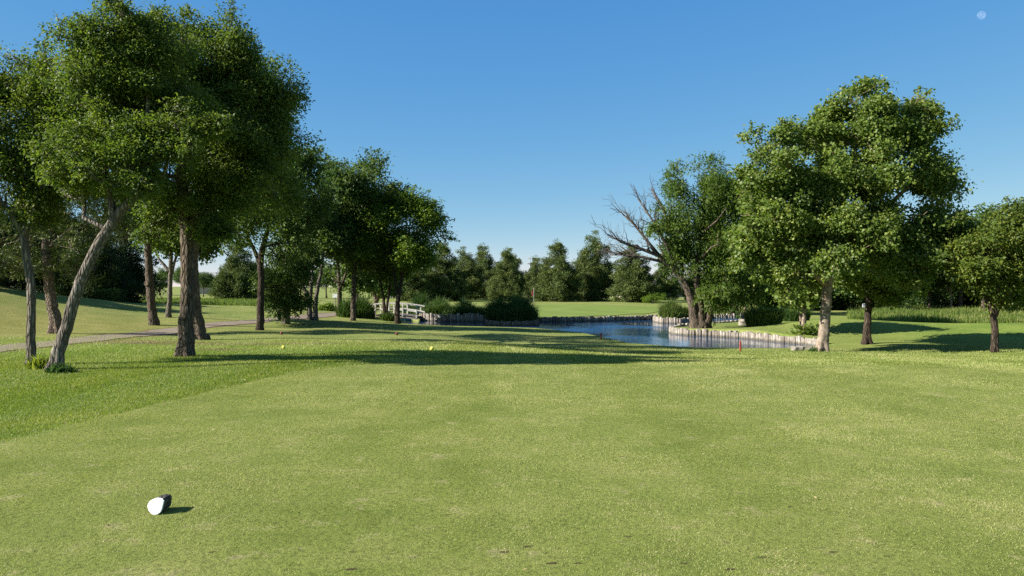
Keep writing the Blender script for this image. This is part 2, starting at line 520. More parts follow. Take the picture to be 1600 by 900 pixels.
def zones(x, y):
    edge_x = np.interp(y, [p[1] for p in TEE_EDGE] + [24, 40], [p[0] for p in TEE_EDGE] + [-2.0, -4.0])
    rough = sstep(0.15, -0.15, x - edge_x) * sstep(34, 22, y)
    dR = seg_dist(x, y, w_peninsula + pen_back[1:], False)
    rough = np.maximum(rough, 0.8 * sstep(9, 24, x) * sstep(20, 30, y) * sstep(70, 58, y))
    rough = np.maximum(rough, 0.5 * gauss(x, y, 14, 30, 6, 4))
    dry = 0.75 * gauss(x, y, -26, 44, 11, 9) + 0.6 * gauss(x, y, -30, 33, 9, 6) + 0.45 * gauss(x, y, -26, 75, 14, 10)
    dry = np.clip(dry + 0.25 * gauss(x, y, -3, 30, 6, 5), 0, 0.9)
    dirt = 0.85 * gauss(x, y, -12.0, 27.5, 3.6, 2.6) + 0.6 * gauss(x, y, -8.4, 22.5, 1.6, 1.2)
    dirt = dirt + 0.55 * gauss(x, y, -7, 27, 2.4, 1.2)
    pd = seg_dist(x, y, CART, False)
    dirt = np.maximum(dirt, 0.62 * np.exp(-(np.maximum(pd - 0.9, 0) / 0.6) ** 2))
    return rough, dry, np.clip(dirt, 0, 1)

CART = [tuple(place(px, py)[:2]) for px, py in ((-130, 560), (-40, 549), (0, 545), (60, 539), (130, 532), (200, 524), (270, 516), (330, 508), (400, 502), (470, 496), (530, 490))]
CART = CART + [(-11.9, 65.0)]
zr_, zd_, zt_ = zones(gx, gy)
ground = link('ground', raw_mesh('ground', np.stack([gx, gy, gz], 1), quads, 4, smooth=True, extra={'zone_rough': zr_, 'zone_dry': zd_, 'zone_dirt': zt_}), M['ground'])
tag(ground, kind='structure')

# tee sheet, following the ground
DIVOTS = [tuple(place(px, py)[:2]) + (sz,) for px, py, sz in ((786, 870, .05), (822, 864, .055), (860, 888, .05), (902, 892, .03), (1070, 884, .035), (545, 897, .05), (550, 866, .03), (980, 842, .03),
          (1190, 878, .05), (1300, 866, .04), (1140, 894, .05), (430, 822, .03), (1235, 800, .03), (700, 812, .03), (330, 868, .035))]
def divot_at(x, y):
    k = np.zeros(np.shape(x))
    for cx, cy, sz in DIVOTS:
        sz = sz * 0.42
        k = np.maximum(k, gauss(x, y, cx, cy, sz * 1.5, sz) + 0.7 * gauss(x, y, cx + sz * 1.7, cy + sz * 0.5, sz * 0.7, sz * 0.8))
    return np.clip(k * 1.1, 0, 1)
tx = np.concatenate([np.arange(-7, -3.2, 0.25), np.arange(-3.1, 3.1, 0.03), np.arange(3.2, 14.3, 0.25)]); ty = np.concatenate([np.arange(1, 4.2, 0.25), np.arange(4.3, 6.4, 0.025), np.arange(6.5, 18.1, 0.25)])
TX, TY = np.meshgrid(tx, ty)
ti = np.arange(TX.size).reshape(TX.shape)
tq = np.stack([ti[:-1, :-1], ti[:-1, 1:], ti[1:, 1:], ti[1:, :-1]], -1).reshape(-1, 4)
tf = np.stack([TX.ravel(), TY.ravel(), hgt(TX.ravel(), TY.ravel()) + 0.012], 1)
keep = inside(tf[tq].mean(1)[:, 0], tf[tq].mean(1)[:, 1], TEE)
tee = link('tee_lawn', raw_mesh('tee_lawn', tf, tq[keep].ravel(), 4, smooth=True, extra={'divot': divot_at(tf[:, 0], tf[:, 1])}), M['tee'])
tag(tee, kind='structure')

def strip(name, pts, width, mat, lift=0.02, step=0.5):
    P = np.array(pts, dtype=float)
    # resample with a smooth curve
    t = np.concatenate([[0], np.cumsum(np.hypot(*np.diff(P, axis=0).T))])
    s = np.arange(0, t[-1], step)
    X = np.interp(s, t, P[:, 0]); Y = np.interp(s, t, P[:, 1])
    k = np.ones(7) / 7
    Xs = np.convolve(np.pad(X, 3, 'edge'), k, 'valid'); Ys = np.convolve(np.pad(Y, 3, 'edge'), k, 'valid')
    dx, dy = np.gradient(Xs), np.gradient(Ys)
    l = np.hypot(dx, dy) + 1e-9
    nxv, nyv = -dy / l, dx / l
    us = np.linspace(-0.5, 0.5, 7)
    V = []
    for u in us:
        w = width * u * (1 + 0.08 * np.sin(s * 1.7 + (3 if u > 0 else 0)) + 0.05 * np.sin(s * 4.1))
        x = Xs + nxv * w; y = Ys + nyv * w
        V.append(np.stack([x, y, hgt(x, y) + lift], 1))
    V = np.stack(V, 1)
    n, m = V.shape[:2]
    idx = np.arange(n * m).reshape(n, m)
    q = np.stack([idx[:-1, :-1], idx[:-1, 1:], idx[1:, 1:], idx[1:, :-1]], -1).reshape(-1)
    o = link(name, raw_mesh(name, V.reshape(-1, 3), q, 4, smooth=True), mat)
    return tag(o, kind='structure')

strip('cart_path', CART, 1.9, M['path'])
strip('far_cart_path', [tuple(pt(px, 79 + (1700 - px) * 0.004)[:2]) for px in (1380, 1450, 1550, 1650, 1750)], 2.4, M['path'], 0.06)

# putting green: a rounded sheet a few centimetres above the ground
ga = np.linspace(0, 2 * math.pi, 64, endpoint=False)
gv = [(4.5, 82.0)]
for r in np.linspace(0.12, 1, 10):
    gv += [(4.5 + r * (10.5 + 1.2 * math.sin(2 * a + 0.6)) * math.cos(a), 82.0 + r * (14.0 + 1.5 * math.sin(3 * a)) * math.sin(a)) for a in ga]
gv = np.array(gv)
gz2 = hgt(gv[:, 0], gv[:, 1]) + 0.035
gf = []
for i in range(64):
    gf.append((0, 1 + i, 1 + (i + 1) % 64))
for r in range(9):
    for i in range(64):
        a0 = 1 + r * 64 + i; a1 = 1 + r * 64 + (i + 1) % 64
        gf.append((a0, a0 + 64, a1 + 64, a1))
gme = bpy.data.meshes.new('putting_green')
gme.from_pydata([(a, b, c) for (a, b), c in zip(gv, gz2)], [], gf)
for p in gme.polygons: p.use_smooth = True
tag(link('putting_green', gme, M['green']), kind='structure')

# water sheet: a grid over the pond (the terrain hides what lies outside it)
wx = np.arange(-17, 24, 0.5); wy = np.arange(34.5, 79, 0.5)
WX, WY = np.meshgrid(wx, wy)
wi = np.arange(WX.size).reshape(WX.shape)
wq = np.stack([wi[:-1, :-1], wi[:-1, 1:], wi[1:, 1:], wi[1:, :-1]], -1).reshape(-1, 4)
wv = np.stack([WX.ravel(), WY.ravel(), np.full(WX.size, WATER)], 1)
wsd = pond_sd(wv[:, 0], wv[:, 1])
keep = (wsd[wq] < 0.75).any(1)
wwd = np.minimum.reduce([seg_dist(wv[:, 0], wv[:, 1], q_, False) for q_ in (w_peninsula, w_planter, w_green, w_bastion, w_left)])
rip = 0.06 + 0.94 * sstep(2.2, 9.0, wwd + 1.2 * np.sin(wv[:, 0] * 0.7) * np.sin(wv[:, 1] * 0.5))
tag(link('pond_water', raw_mesh('pond_water', wv, wq[keep].ravel(), 4, smooth=True, extra={'ripple': rip}), M['water']), kind='structure')

# ------------------------------------------------------------------ timber retaining walls
def retaining_wall(pts, label, hgt_top, seed, lo=0.0, hi=1.0, rise=0.06):
    rng = random.Random(seed)
    P = np.array(pts, dtype=float)
    t = np.concatenate([[0], np.cumsum(np.hypot(*np.diff(P, axis=0).T))])
    b = MB()
    s = 0.05
    org = (P[0][0], P[0][1], WATER)
    while s < t[-1]:
        r = rng.uniform(0.085, 0.135)
        x = float(np.interp(s, t, P[:, 0])); y = float(np.interp(s, t, P[:, 1]))
        top = hgt_top + rng.uniform(-rise, rise)
        x += rng.uniform(-.025, .025) - org[0]; y += rng.uniform(-.025, .025) - org[1]
        tx_, ty_ = rng.uniform(-.02, .02), rng.uniform(-.02, .02)
        tn = lo + (hi - lo) * rng.random()
        b.tube([(x, y, -0.45), (x + tx_ * .5, y + ty_ * .5, top * 0.5), (x + tx_, y + ty_, top - 0.015), (x + tx_, y + ty_, top)], [r, r * .98, r * 0.96, r * 0.80], 9, tn)
        s += r * 1.78
    o = b.build('retaining_wall', M['posts'], None, False, org)
    return tag(o, label, 'retaining wall', 'timber post walls around the pond')

retaining_wall(w_peninsula, 'pale upright timber post wall curving round the peninsula with the forked willow', 0.36, 1, 0.35)
retaining_wall(pen_back, 'low timber post wall along the back of the willow peninsula', 0.40, 2, 0.25)
retaining_wall(w_channel, 'timber post wall across the far end of the back channel behind the willow', 0.40, 3, 0.35)
retaining_wall(w_planter, 'short timber post wall under the yellow reed clump', 0.42, 4, 0.3)
retaining_wall(w_green, 'long timber post wall holding the bank of the putting green', 0.38, 5, 0.0, 0.95)
retaining_wall(w_bastion, 'dark timber post wall jutting out below the round dark reed bush', 0.36, 6, 0.0, 0.3)
retaining_wall(w_left, 'tall pale timber post wall beside the end of the footbridge', 0.62, 7, 0.2, 1.0, 0.10)

# ------------------------------------------------------------------ foliage
def unit(v):
    return v / (np.linalg.norm(v, axis=-1, keepdims=True) + 1e-9)

def wob3(p, f, ph):
    return (np.sin(p[:, 0] * f + ph) + np.sin(p[:, 1] * f * 1.13 + ph * 2.1) + np.sin(p[:, 2] * f * 0.93 + ph * 0.7)
            + 0.6 * np.sin((p[:, 0] + p[:, 2]) * f * 2.1 + ph) + 0.6 * np.sin((p[:, 1] - p[:, 2]) * f * 1.9 + ph * 1.3))

def quads_from(base, tdir, nrm, L, W, tint, fold=0.12, mid=0.5, name='leaves'):
    w = unit(np.cross(nrm, tdir))
    n2 = unit(np.cross(tdir, w))
    a = base
    b = base + tdir * (L * mid)[:, None] + w * (W * 0.5)[:, None] + n2 * (L * fold)[:, None]
    c = base + tdir * L[:, None]
    d = base + tdir * (L * mid)[:, None] - w * (W * 0.5)[:, None] + n2 * (L * fold)[:, None]
    V = np.stack([a, b, c, d], 1).reshape(-1, 3)
    idx = np.arange(len(V))
    return raw_mesh(name, V, idx, 4, tint)

def sublobes(lobes, rng, k, size, shoots=0):
    """each big lobe splits into a core and k smaller lobes on its surface"""
    out = []
    for (c, r) in lobes:
        c = np.array(c); r = np.array(r)
        out.append((c, r * 0.55, c))
        ga_ = rng.normal(size=(k, 3)); ga_ = unit(ga_)
        for q in ga_:
            s = size * rng.uniform(0.6, 1.2)
            out.append((c + q * r * rng.uniform(0.60, 0.95), r * s, c))
        for j in range(shoots):
            q = unit(rng.normal(size=3) + np.array([0, 0, 0.7]))
            t_ = rng.uniform(0.10, 0.17)
            out.append((c + q * r * rng.uniform(0.95, 1.12), np.array([t_, t_, t_ * 1.7]) * float(r.mean()), c))
    return out

def crown(lobes, rng, n_leaves, per, rc, leaf, kind='broad', k=10, size=0.42, gap=0.25, bias=0.0, flat=0.65, shoots=0, warp=0.0, sprays=0):
    subs = sublobes(lobes, rng, k, size, shoots)
    vol = np.array([np.prod(s[1]) ** (2.2 / 3) for s in subs])
    vol[::k + 1 + shoots] *= 0.45
    ncl = max(20, int(n_leaves / per / (1 - gap)))
    pick = rng.choice(len(subs), ncl, p=vol / vol.sum())
    C0 = np.array([s[0] for s in subs])[pick]; R0 = np.array([s[1] for s in subs])[pick]
    P0 = np.array([s[2] for s in subs])[pick]
    q = unit(rng.normal(size=(ncl, 3)))
    rad = rng.random(ncl) ** 0.36
    cc = C0 + q * R0 * rad[:, None]
    mean_r = float(np.mean([s[1] for s in subs]))
    big_r = float(np.mean([l[1] for l in lobes]))
    if warp:
        f0 = 1.5 / big_r
        wv_ = np.stack([wob3(cc, f0, 0.7 + j * 1.9) for j in range(3)], 1) * big_r * 0.10 + np.stack([wob3(cc, f0 * 2.7, 2.2 + j * 1.3) for j in range(3)], 1) * big_r * 0.045
        cc = cc + wv_ * warp
    nz = wob3(cc, 2.2 / max(mean_r, 0.15), rng.uniform(0, 6)) + 0.6 * wob3(cc, 1.0 / max(mean_r, 0.15), rng.uniform(0, 6))
    keep = nz > np.quantile(nz, gap)
    cc, q, C0, P0 = cc[keep], q[keep], C0[keep], P0[keep]
    ctint = rng.normal(0, 0.17, len(cc)) + 0.10 * wob3(cc, 0.9 / max(mean_r, 0.15), 1.0) / 3
    n = len(cc) * per
    ci = np.repeat(np.arange(len(cc)), per)
    outw = unit(cc - P0)
    pos = cc[ci] + np.clip(rng.normal(size=(n, 3)), -1.5, 1.5) * rc * np.array([1, 1, flat])
    loc_out = unit(pos - cc[ci] + outw[ci] * rc * 0.7)
    crown.twigs = []
    sprays = min(sprays, len(cc))
    if sprays:
        far_ = np.linalg.norm((cc - np.array([l[0] for l in lobes]).mean(0)) / np.ptp(cc, axis=0), axis=1) + rng.uniform(0, 0.18, len(cc))
        pk = np.argsort(far_)[-sprays:]
        m = 26
        sd_ = unit(outw[pk] * 0.9 + rng.normal(size=(sprays, 3)) * 0.5 + np.array([0, 0, 0.35]))
        sl_ = rng.uniform(0.5, 1.4, sprays) * big_r * 0.48
        u = rng.random((sprays, m)) ** 0.8
        sp = cc[pk][:, None, :] + sd_[:, None, :] * (u * sl_[:, None])[:, :, None] + np.clip(rng.normal(size=(sprays, m, 3)), -1.4, 1.4) * (0.065 * big_r * (1.15 - u))[:, :, None]
        sp[:, :, 2] -= (u ** 2 * 0.12) * big_r
        crown.twigs = [(cc[pk[q_]], sd_[q_], sl_[q_], big_r) for q_ in range(0, sprays)]
        pos = np.concatenate([pos, sp.reshape(-1, 3)]); ci = np.concatenate([ci, np.repeat(pk, m)])
        loc_out = np.concatenate([loc_out, np.repeat(sd_, m, 0)]); n = len(pos)
    if kind == 'broad':
        nrm = unit(rng.normal(size=(n, 3)) * 0.75 + np.array([0, 0, 0.55]) + outw[ci] * 0.5)
        td = unit(np.cross(nrm, rng.normal(size=(n, 3))) + loc_out * 0.5 + np.array([0, 0, -0.35]))
        L = leaf * rng.uniform(0.6, 1.3, n); W = L * rng.uniform(0.42, 0.62, n)
    elif kind == 'maple':
        nrm = unit(rng.normal(size=(n, 3)) * 0.7 + np.array([0, 0, 0.6]) + outw[ci] * 0.5)
        td = unit(np.cross(nrm, rng.normal(size=(n, 3))) + np.array([0, 0, -0.35]))
        L = leaf * rng.uniform(0.6, 1.3, n); W = L * rng.uniform(0.75, 1.05, n)
    elif kind == 'willow':
        nrm = unit(rng.normal(size=(n, 3)))
        td = unit(rng.normal(size=(n, 3)) * 0.6 + loc_out * 0.5 + np.array([0, 0, -0.55]))
        L = leaf * rng.uniform(0.7, 1.6, n); W = L * rng.uniform(0.22, 0.34, n)
    elif kind == 'tuft':
        nrm = unit(rng.normal(size=(n, 3)))
        td = unit(rng.normal(size=(n, 3)) * 0.55 + loc_out * 0.9 + np.array([0, 0, 0.35]))
        L = leaf * rng.uniform(0.6, 1.3, n); W = L * rng.uniform(0.28, 0.42, n)
    else:  # needles
        nrm = unit(rng.normal(size=(n, 3)))
        td = unit(rng.normal(size=(n, 3)) * 0.6 + loc_out * 0.8 + np.array([0, 0, 0.25]))
        L = leaf * rng.uniform(0.6, 1.3, n); W = L * rng.uniform(0.14, 0.26, n)
    tint = np.clip(0.42 + bias + ctint[ci] + rng.normal(0, 0.15, n), 0, 1)
    return pos, td, nrm, L, W, tint, subs, cc

def curve_pts(a, b, n, rng, sag=0.0, wobble=0.05, up=0.0):
    a, b = np.array(a, float), np.array(b, float)
    t = np.linspace(0, 1, n)[:, None]
    ln = np.linalg.norm(b - a)
    p = a + (b - a) * t
    p[:, 2] += (np.sin(t[:, 0] * math.pi) * (up - sag)) * ln
    p[1:-1] += rng.normal(size=(n - 2, 3)) * wobble * ln
    return p

def tree(name, label, cat, base, trunks, lobes, n_leaves, leaf, leafmat, barkmat, seed, group=None, kind='broad',
         per=34, rc=0.30, k=10, size=0.40, gap=0.25, bias=0.0, twigs=70, dead=None, scar=None, flat=0.65, limb=0.55, ry=1.2, warp=1.4, stubs=None):
    """trunks: list of [(px,py,width_px[,dd])...]; lobes: (px,py,rx,ry[,dd]) in picture units at the depth of the tree"""
    rng = np.random.default_rng(seed)
    d = base[1]
    sc = d / F
    root = empty(name, tuple(base), label, cat, group)
    L = lambda px, py, dd=0.0: at(px, py, d + dd) - np.array([base[0], base[1], base[2]])
    b = MB()
    tips = []
    for ti_, tr in enumerate(trunks):
        pts = np.array([L(p[0], p[1], p[3] if len(p) > 3 else 0.0) for p in tr])
        rad = np.array([p[2] * sc / 2 for p in tr])
        # start just under the ground
        pts[0][2] = min(pts[0][2], -0.12) if tr[0][1] > HOR and pts[0][2] < 0.8 else pts[0][2]
        t = np.concatenate([[0], np.cumsum(np.linalg.norm(np.diff(pts, axis=0), axis=1))])
        ns = max(6, int(t[-1] / 0.16)) if d < 60 else max(5, int(t[-1] / 0.5))
        s = np.linspace(0, t[-1], ns)
        pp = np.stack([np.interp(s, t, pts[:, i]) for i in range(3)], 1)
        kk = np.array([0.25, 0.5, 0.25])
        for _ in range(3):
            pp[1:-1] = np.stack([np.convolve(pp[:, i], kk, 'valid') for i in range(3)], 1)
        rr = np.interp(s, t, rad)
        hz = pp[:, 2]
        if pts[0][2] < 0:
            rr = rr * (1 + 0.16 * np.exp(-np.clip(hz, 0, 9) / (rad[0] * 0.9 + 1e-3)))
        pp[1:-1] += rng.normal(size=(ns - 2, 3)) * np.array([1, 1, 0]) * rr[1:-1, None] * 0.07
        lob = 0.05 + (0.30 * np.exp(-np.clip(hz, 0, 9) / (rad[0] * 0.8 + 1e-3)) if pts[0][2] < 0 else 0 * hz)
        b.tube(pp, rr, 20 if d < 40 else 10, 0.5, 0.06, rng, lob)
        tips.append((pp, rr))
    W = [(L(l[0], l[1], l[4] if len(l) > 4 else 0.0), np.array([l[2] * sc, max(l[2], l[3]) * sc * ry, l[3] * sc])) for l in lobes]
    pos, td, nrm, LL, WW, tint, subs, cc = crown(W, rng, n_leaves, per, rc, leaf, kind, k, size, gap + 0.07, bias, flat, 4, warp, int(60 + 24 * len(lobes)))
    # limbs
    allp = np.concatenate([p[int(len(p) * 0.55):] for p, r in tips]); allr = np.concatenate([r[int(len(r) * 0.55):] for p, r in tips])
    limbs = []
    for (c, r) in W:
        dist = np.linalg.norm(allp - c, axis=1) + 0.6 * np.maximum(0, allp[:, 2] - c[2] + 0.3)
        i = int(np.argmin(dist + rng.uniform(0, 0.4, len(dist))))
        lp = curve_pts(allp[i], c, 9, rng, 0.0, 0.035, 0.06)
        r0 = allr[i] * limb
        lr = np.linspace(r0, max(r0 * 0.25, 0.012), 9)
        b.tube(lp, lr, 7, 0.5, 0.05, rng)
        limbs.append((lp, lr))
    lpt = np.concatenate([l[0] for l in limbs]); lrd = np.concatenate([l[1] for l in limbs])
    for (c, r, pc) in subs:
        i = int(np.argmin(np.linalg.norm(lpt - c, axis=1) + rng.uniform(0, 0.3, len(lpt))))
        r0 = min(lrd[i] * 0.6, 0.05)
        b.tube(curve_pts(lpt[i], c, 6, rng, 0, 0.05, 0.05), np.linspace(r0, 0.009, 6), 5)
    if twigs:
        sc_ = np.array([s[0] for s in subs])
        for j in rng.choice(len(cc), min(twigs, len(cc)), replace=False):
            i = int(np.argmin(np.linalg.norm(sc_ - cc[j], axis=1)))
            b.tube(curve_pts(sc_[i], cc[j], 4, rng, 0, 0.06), np.linspace(0.011, 0.005, 4), 4)
    SC = np.array([s_[0] for s_ in subs])
    for (p0, dv, ln_, br_) in crown.twigs:
        u_ = np.linspace(0.0, 0.95, 4)
        tp_ = p0 + dv * (u_ * ln_)[:, None]
        tp_[:, 2] -= u_ ** 2 * 0.12 * br_
        i_ = int(np.argmin(np.linalg.norm(SC - p0, axis=1)))
        b.tube(np.concatenate([SC[i_][None], tp_]), np.linspace(0.014, 0.004, 5) * (1 if d < 35 else 1.4), 4)
    for st in (stubs or []):
        sp_ = np.array([L(p[0], p[1], p[3] if len(p) > 3 else 0) for p in st])
        b.tube(sp_, [p[2] * sc / 2 for p in st], 8, 0.5, 0.06, rng)
    b.build('trunk', barkmat, root, True)
    link('crown', quads_from(pos, td, nrm, LL, WW, tint), leafmat, root)
    if dead:
        db = MB()
        for br in dead:
            p0 = np.array([L(p[0], p[1], p[3] if len(p) > 3 else 0) for p in br])
            w0 = np.array([p[2] * sc / 2 for p in br])
            db.tube(p0, w0, 6, 0.5, 0.05, rng)
            for _ in range(26):
                u = rng.uniform(0.25, 1.0)
                i = min(int(u * (len(p0) - 1)), len(p0) - 2)
                f = u * (len(p0) - 1) - i
                s0 = p0[i] * (1 - f) + p0[i + 1] * f
                dirn = unit(p0[i + 1] - p0[i]) + rng.normal(size=3) * 0.45 + np.array([0, 0, 0.25])
                ln = rng.uniform(0.5, 1.7)
                e = s0 + unit(dirn) * ln
                rr0 = max(0.010, (w0[i] * (1 - f) + w0[i + 1] * f) * 0.5)
                sp2 = curve_pts(s0, e, 6, rng, 0, 0.05, 0.08)
                db.tube(sp2, np.linspace(rr0, 0.006, 6), 5)
                for _ in range(2):
                    m_ = sp2[rng.integers(2, 5)]
                    e2 = m_ + unit(unit(dirn) + rng.normal(size=3) * 0.6) * rng.uniform(0.3, 0.8)
                    db.tube(curve_pts(m_, e2, 4, rng, 0, 0.05), np.linspace(0.009, 0.005, 4), 4)
        db.build('dead_branches', M['dead'], root, True)
    if scar:
        sb = MB()
        c = L(*scar[:2]) + np.array([0.0, -scar[2] * sc * 0.62, 0])
        sb.tube([c + np.array([0, 0.08, 0]), c, c + np.array([0, -0.05, 0])], [scar[2] * sc * 0.45, scar[2] * sc * 0.42, scar[2] * sc * 0.36], 10)
        sb.build('pruning_scar', M['bark_pale'], root)
    return root

# ------------------------------------------------------------------ the near trees
GL = 'shade trees along the left of the fairway'
B = place(50, 571)
tree('ash_tree', 'slim grey ash tree with a wavy upright trunk beside the leaning trunk', 'tree', B,
     [[(50, 572, 15), (48, 530, 13), (48, 500, 12), (52, 465, 12), (46, 430, 12), (41, 400, 12), (40, 368, 11), (30, 348, 9), (14, 331, 7, -.2), (-10, 300, 6, -.3)],
      [(40, 372, 10), (43, 345, 8), (50, 310, 7), (55, 260, 6), (50, 190, 4)]],
     [(15, 200, 65, 75), (60, 150, 55, 55, .4), (-70, 220, 85, 85), (15, 290, 55, 42, -.3), (85, 235, 50, 60, .5), (-60, 300, 60, 40), (45, 100, 26, 32), (10, 125, 45, 35), (-40, 140, 60, 50), (-150, 240, 70, 70), (80, 175, 45, 50, .9)],
     70000, 0.068, M['olive'], M['bark_grey'], 11, GL, rc=0.17, bias=0.15, ry=0.7, gap=0.38, twigs=140)
B = place(85, 579)
tree('ash_tree', 'grey barked ash tree leaning steeply over to its right', 'tree', B,
     [[(84, 580, 21), (88, 560, 19), (103, 513, 17.5), (119, 460, 16.5), (133, 420, 16), (156, 378, 16), (177, 343, 14.5), (212, 304, 12), (250, 280, 10, .2)],
      [(178, 345, 10), (170, 300, 8), (160, 240, 7), (165, 170, 5)],
      [(213, 305, 9), (225, 250, 8), (230, 180, 6), (235, 110, 4)]],
     [(215, 200, 80, 80), (150, 165, 72, 72, .6), (250, 115, 75, 75, .3), (200, 74, 55, 42), (108, 252, 46, 40, -.4), (70, 205, 36, 36, .6), (62, 285, 42, 30, .8), (275, 225, 55, 55, -.5), (105, 165, 50, 55, .5), (130, 92, 48, 50), (200, 270, 55, 32, -.6), (150, 275, 50, 30, .4), (205, 52, 30, 24), (130, 60, 22, 26), (165, 90, 50, 50, .8), (255, 170, 60, 60, .9), (85, 130, 40, 45, .8)],
     140000, 0.066, M['ash'], M['bark_grey'], 12, GL, rc=0.155, bias=0.18, gap=0.40, k=13, size=0.33, twigs=220, ry=0.66)
B = place(288, 557)
tree('ash_tree', 'tall stout ash tree with deeply furrowed brown bark and a broad dense crown', 'tree', B,
     [[(288, 558, 25), (290, 520, 23), (292, 470, 22), (294, 420, 21), (292, 370, 20), (288, 330, 19), (283, 280, 16), (290, 200, 10), (300, 120, 6)],
      [(293, 372, 15), (305, 340, 12), (330, 290, 10), (360, 230, 8), (390, 180, 5)]],
     [(300, 105, 82, 72), (355, 165, 85, 80), (285, 70, 75, 42), (405, 190, 55, 65), (335, 250, 85, 62, -.5), (240, 210, 75, 70, .6), (290, 315, 62, 38), (345, 75, 50, 42), (418, 235, 34, 46), (255, 345, 40, 32, .6), (325, 365, 26, 26, -.4), (370, 290, 60, 40), (240, 60, 45, 36), (445, 145, 22, 22), (385, 110, 45, 40), (255, 120, 55, 60, -1.2), (230, 260, 55, 40, .8)],
     165000, 0.074, M['ash'], M['bark_brown'], 13, GL, rc=0.18, bias=0.15, gap=0.40, k=13, size=0.33, twigs=240, ry=0.66)
B = place(311, 531)
tree('ash_tree', 'furrowed dark trunk half hidden behind the stout ash, bending left', 'tree', B,
     [[(312, 532, 24), (307, 500, 20), (303, 470, 19), (300, 430, 18), (302, 380, 17), (320, 330, 14), (360, 270, 10), (400, 210, 6)]],
     [(410, 195, 40, 58), (422, 260, 38, 45), (395, 300, 50, 50), (365, 335, 48, 36), (472, 214, 14, 12), (440, 150, 25, 35), (400, 130, 45, 40), (448, 245, 18, 22), (390, 220, 52, 55, 3.5), (370, 200, 60, 70, -3.0), (412, 300, 42, 36, 4.0), (390, 270, 50, 50, -3.5), (350, 250, 60, 60, 5.5), (400, 190, 55, 55, 6.5), (360, 200, 60, 60, -5.5), (400, 290, 45, 40, 7.5)],
     85000, 0.12, M['ash'], M['bark_brown'], 14, GL, rc=0.34, gap=0.22)
B = place(88, 521)
tree('pine_tree', 'pine tree with a pinkish scaly trunk and drooping needle layers behind the two ash trunks', 'tree', B,
     [[(90, 522, 19), (85, 495, 17), (79, 465, 15), (75, 430, 14), (72, 390, 13), (73, 330, 11), (78, 260, 8), (85, 200, 4)]],
     [(70, 300, 85, 26), (115, 335, 75, 24, .5), (30, 345, 75, 24), (80, 385, 78, 22, -.8), (135, 290, 65, 32), (5, 395, 60, 26), (60, 250, 85, 38), (110, 410, 40, 16, .6), (25, 420, 48, 14, -.6), (85, 210, 60, 30), (150, 370, 50, 20, 1.0), (-50, 330, 60, 40)],
     36000, 0.20, M['needle'], M['bark_pine'], 15, GL, 'needle', rc=0.25, gap=0.30, flat=0.45, twigs=90)
B = place(240, 508)
tree('elm_tree', 'elm tree with a reddish brown trunk bearing a round pale pruning scar', 'tree', B,
     [[(241, 509, 16), (237, 480, 13), (234, 445, 12), (232, 410, 11), (231, 375, 10), (226, 340, 8), (222, 300, 6)], [(232, 385, 7), (245, 350, 5), (262, 320, 4)]],
     [(240, 325, 52, 42), (212, 295, 50, 45), (275, 345, 38, 32), (232, 362, 36, 20), (200, 335, 30, 30), (280, 300, 40, 40)],
     24000, 0.160, M['elm'], M['bark_brown'], 16, GL, rc=0.40, gap=0.30, bias=0.1, scar=(231, 443, 9))
B = place(263, 496)
tree('elm_tree', 'young elm tree with a thin trunk splitting into three raised limbs', 'tree', B,
     [[(263, 497, 9), (265, 470, 7), (266, 440, 7), (267, 405, 6), (268, 380, 4)], [(265, 425, 6), (255, 412, 4), (246, 402, 3), (240, 385, 2)], [(268, 430, 5), (272, 410, 4), (280, 392, 3)]],
     [(262, 375, 28, 22), (290, 380, 30, 22), (243, 378, 22, 18), (320, 388, 20, 15), (305, 400, 20, 12), (275, 355, 35, 25)],
     6500, 0.26, M['elm'], M['bark_grey'], 17, GL, rc=0.5, gap=0.35, bias=0.1, twigs=40)
B = place(407, 516)
tree('elm_tree', 'dark trunked elm tree standing alone with a bare curved limb reaching to its left', 'tree', B,
     [[(406, 517, 12), (407, 480, 11), (408, 440, 10), (407, 405, 10), (414, 375, 8), (424, 340, 6), (440, 300, 4)],
      [(406, 410, 8), (397, 390, 6), (387, 370, 5), (385, 350, 4), (388, 325, 4), (380, 300, 3)]],
     [(462, 285, 42, 42), (430, 335, 55, 45), (400, 300, 48, 50), (375, 355, 35, 28), (345, 330, 38, 34), (445, 380, 30, 28), (480, 260, 18, 20), (425, 255, 45, 35), (470, 330, 40, 40)],
     38000, 0.160, M['elm'], M['bark_dark'], 18, GL, rc=0.42, gap=0.24)
B = place(446, 506)
tree('elm_tree', 'short bushy elm with a pale cut base and low foliage hiding its trunk', 'tree', B,
     [[(446, 507, 14), (447, 495, 12), (447, 470, 9), (446, 430, 6), (448, 390, 4)]],
     [(444, 440, 27, 32), (438, 472, 24, 14), (458, 405, 28, 28), (463, 462, 14, 16), (428, 450, 16, 16), (440, 485, 14, 8, -.6)],
     16000, 0.17, M['elm'], M['bark_grey'], 19, GL, rc=0.42, gap=0.22, bias=0.05)
B = place(487, 500)
tree('elm_tree', 'many stemmed elm tree with splayed bare grey stems', 'tree', B,
     [[(484, 501, 9), (484, 475, 7), (478, 455, 6), (470, 440, 5), (461, 425, 4), (455, 400, 3)],
      [(485, 470, 6), (486, 440, 5), (481, 420, 4), (474, 400, 3), (470, 370, 3)],
      [(492, 499, 10), (493, 475, 7), (496, 450, 6), (502, 425, 5), (505, 390, 4), (515, 350, 3)],
      [(486, 460, 5), (488, 430, 4), (487, 400, 3)]],
     [(500, 310, 48, 50), (478, 365, 38, 30), (522, 365, 38, 30), (538, 290, 34, 36), (508, 268, 30, 24), (480, 330, 40, 36), (455, 385, 20, 18)],
     34000, 0.190, M['elm'], M['bark_grey'], 20, GL, rc=0.52, gap=0.25)
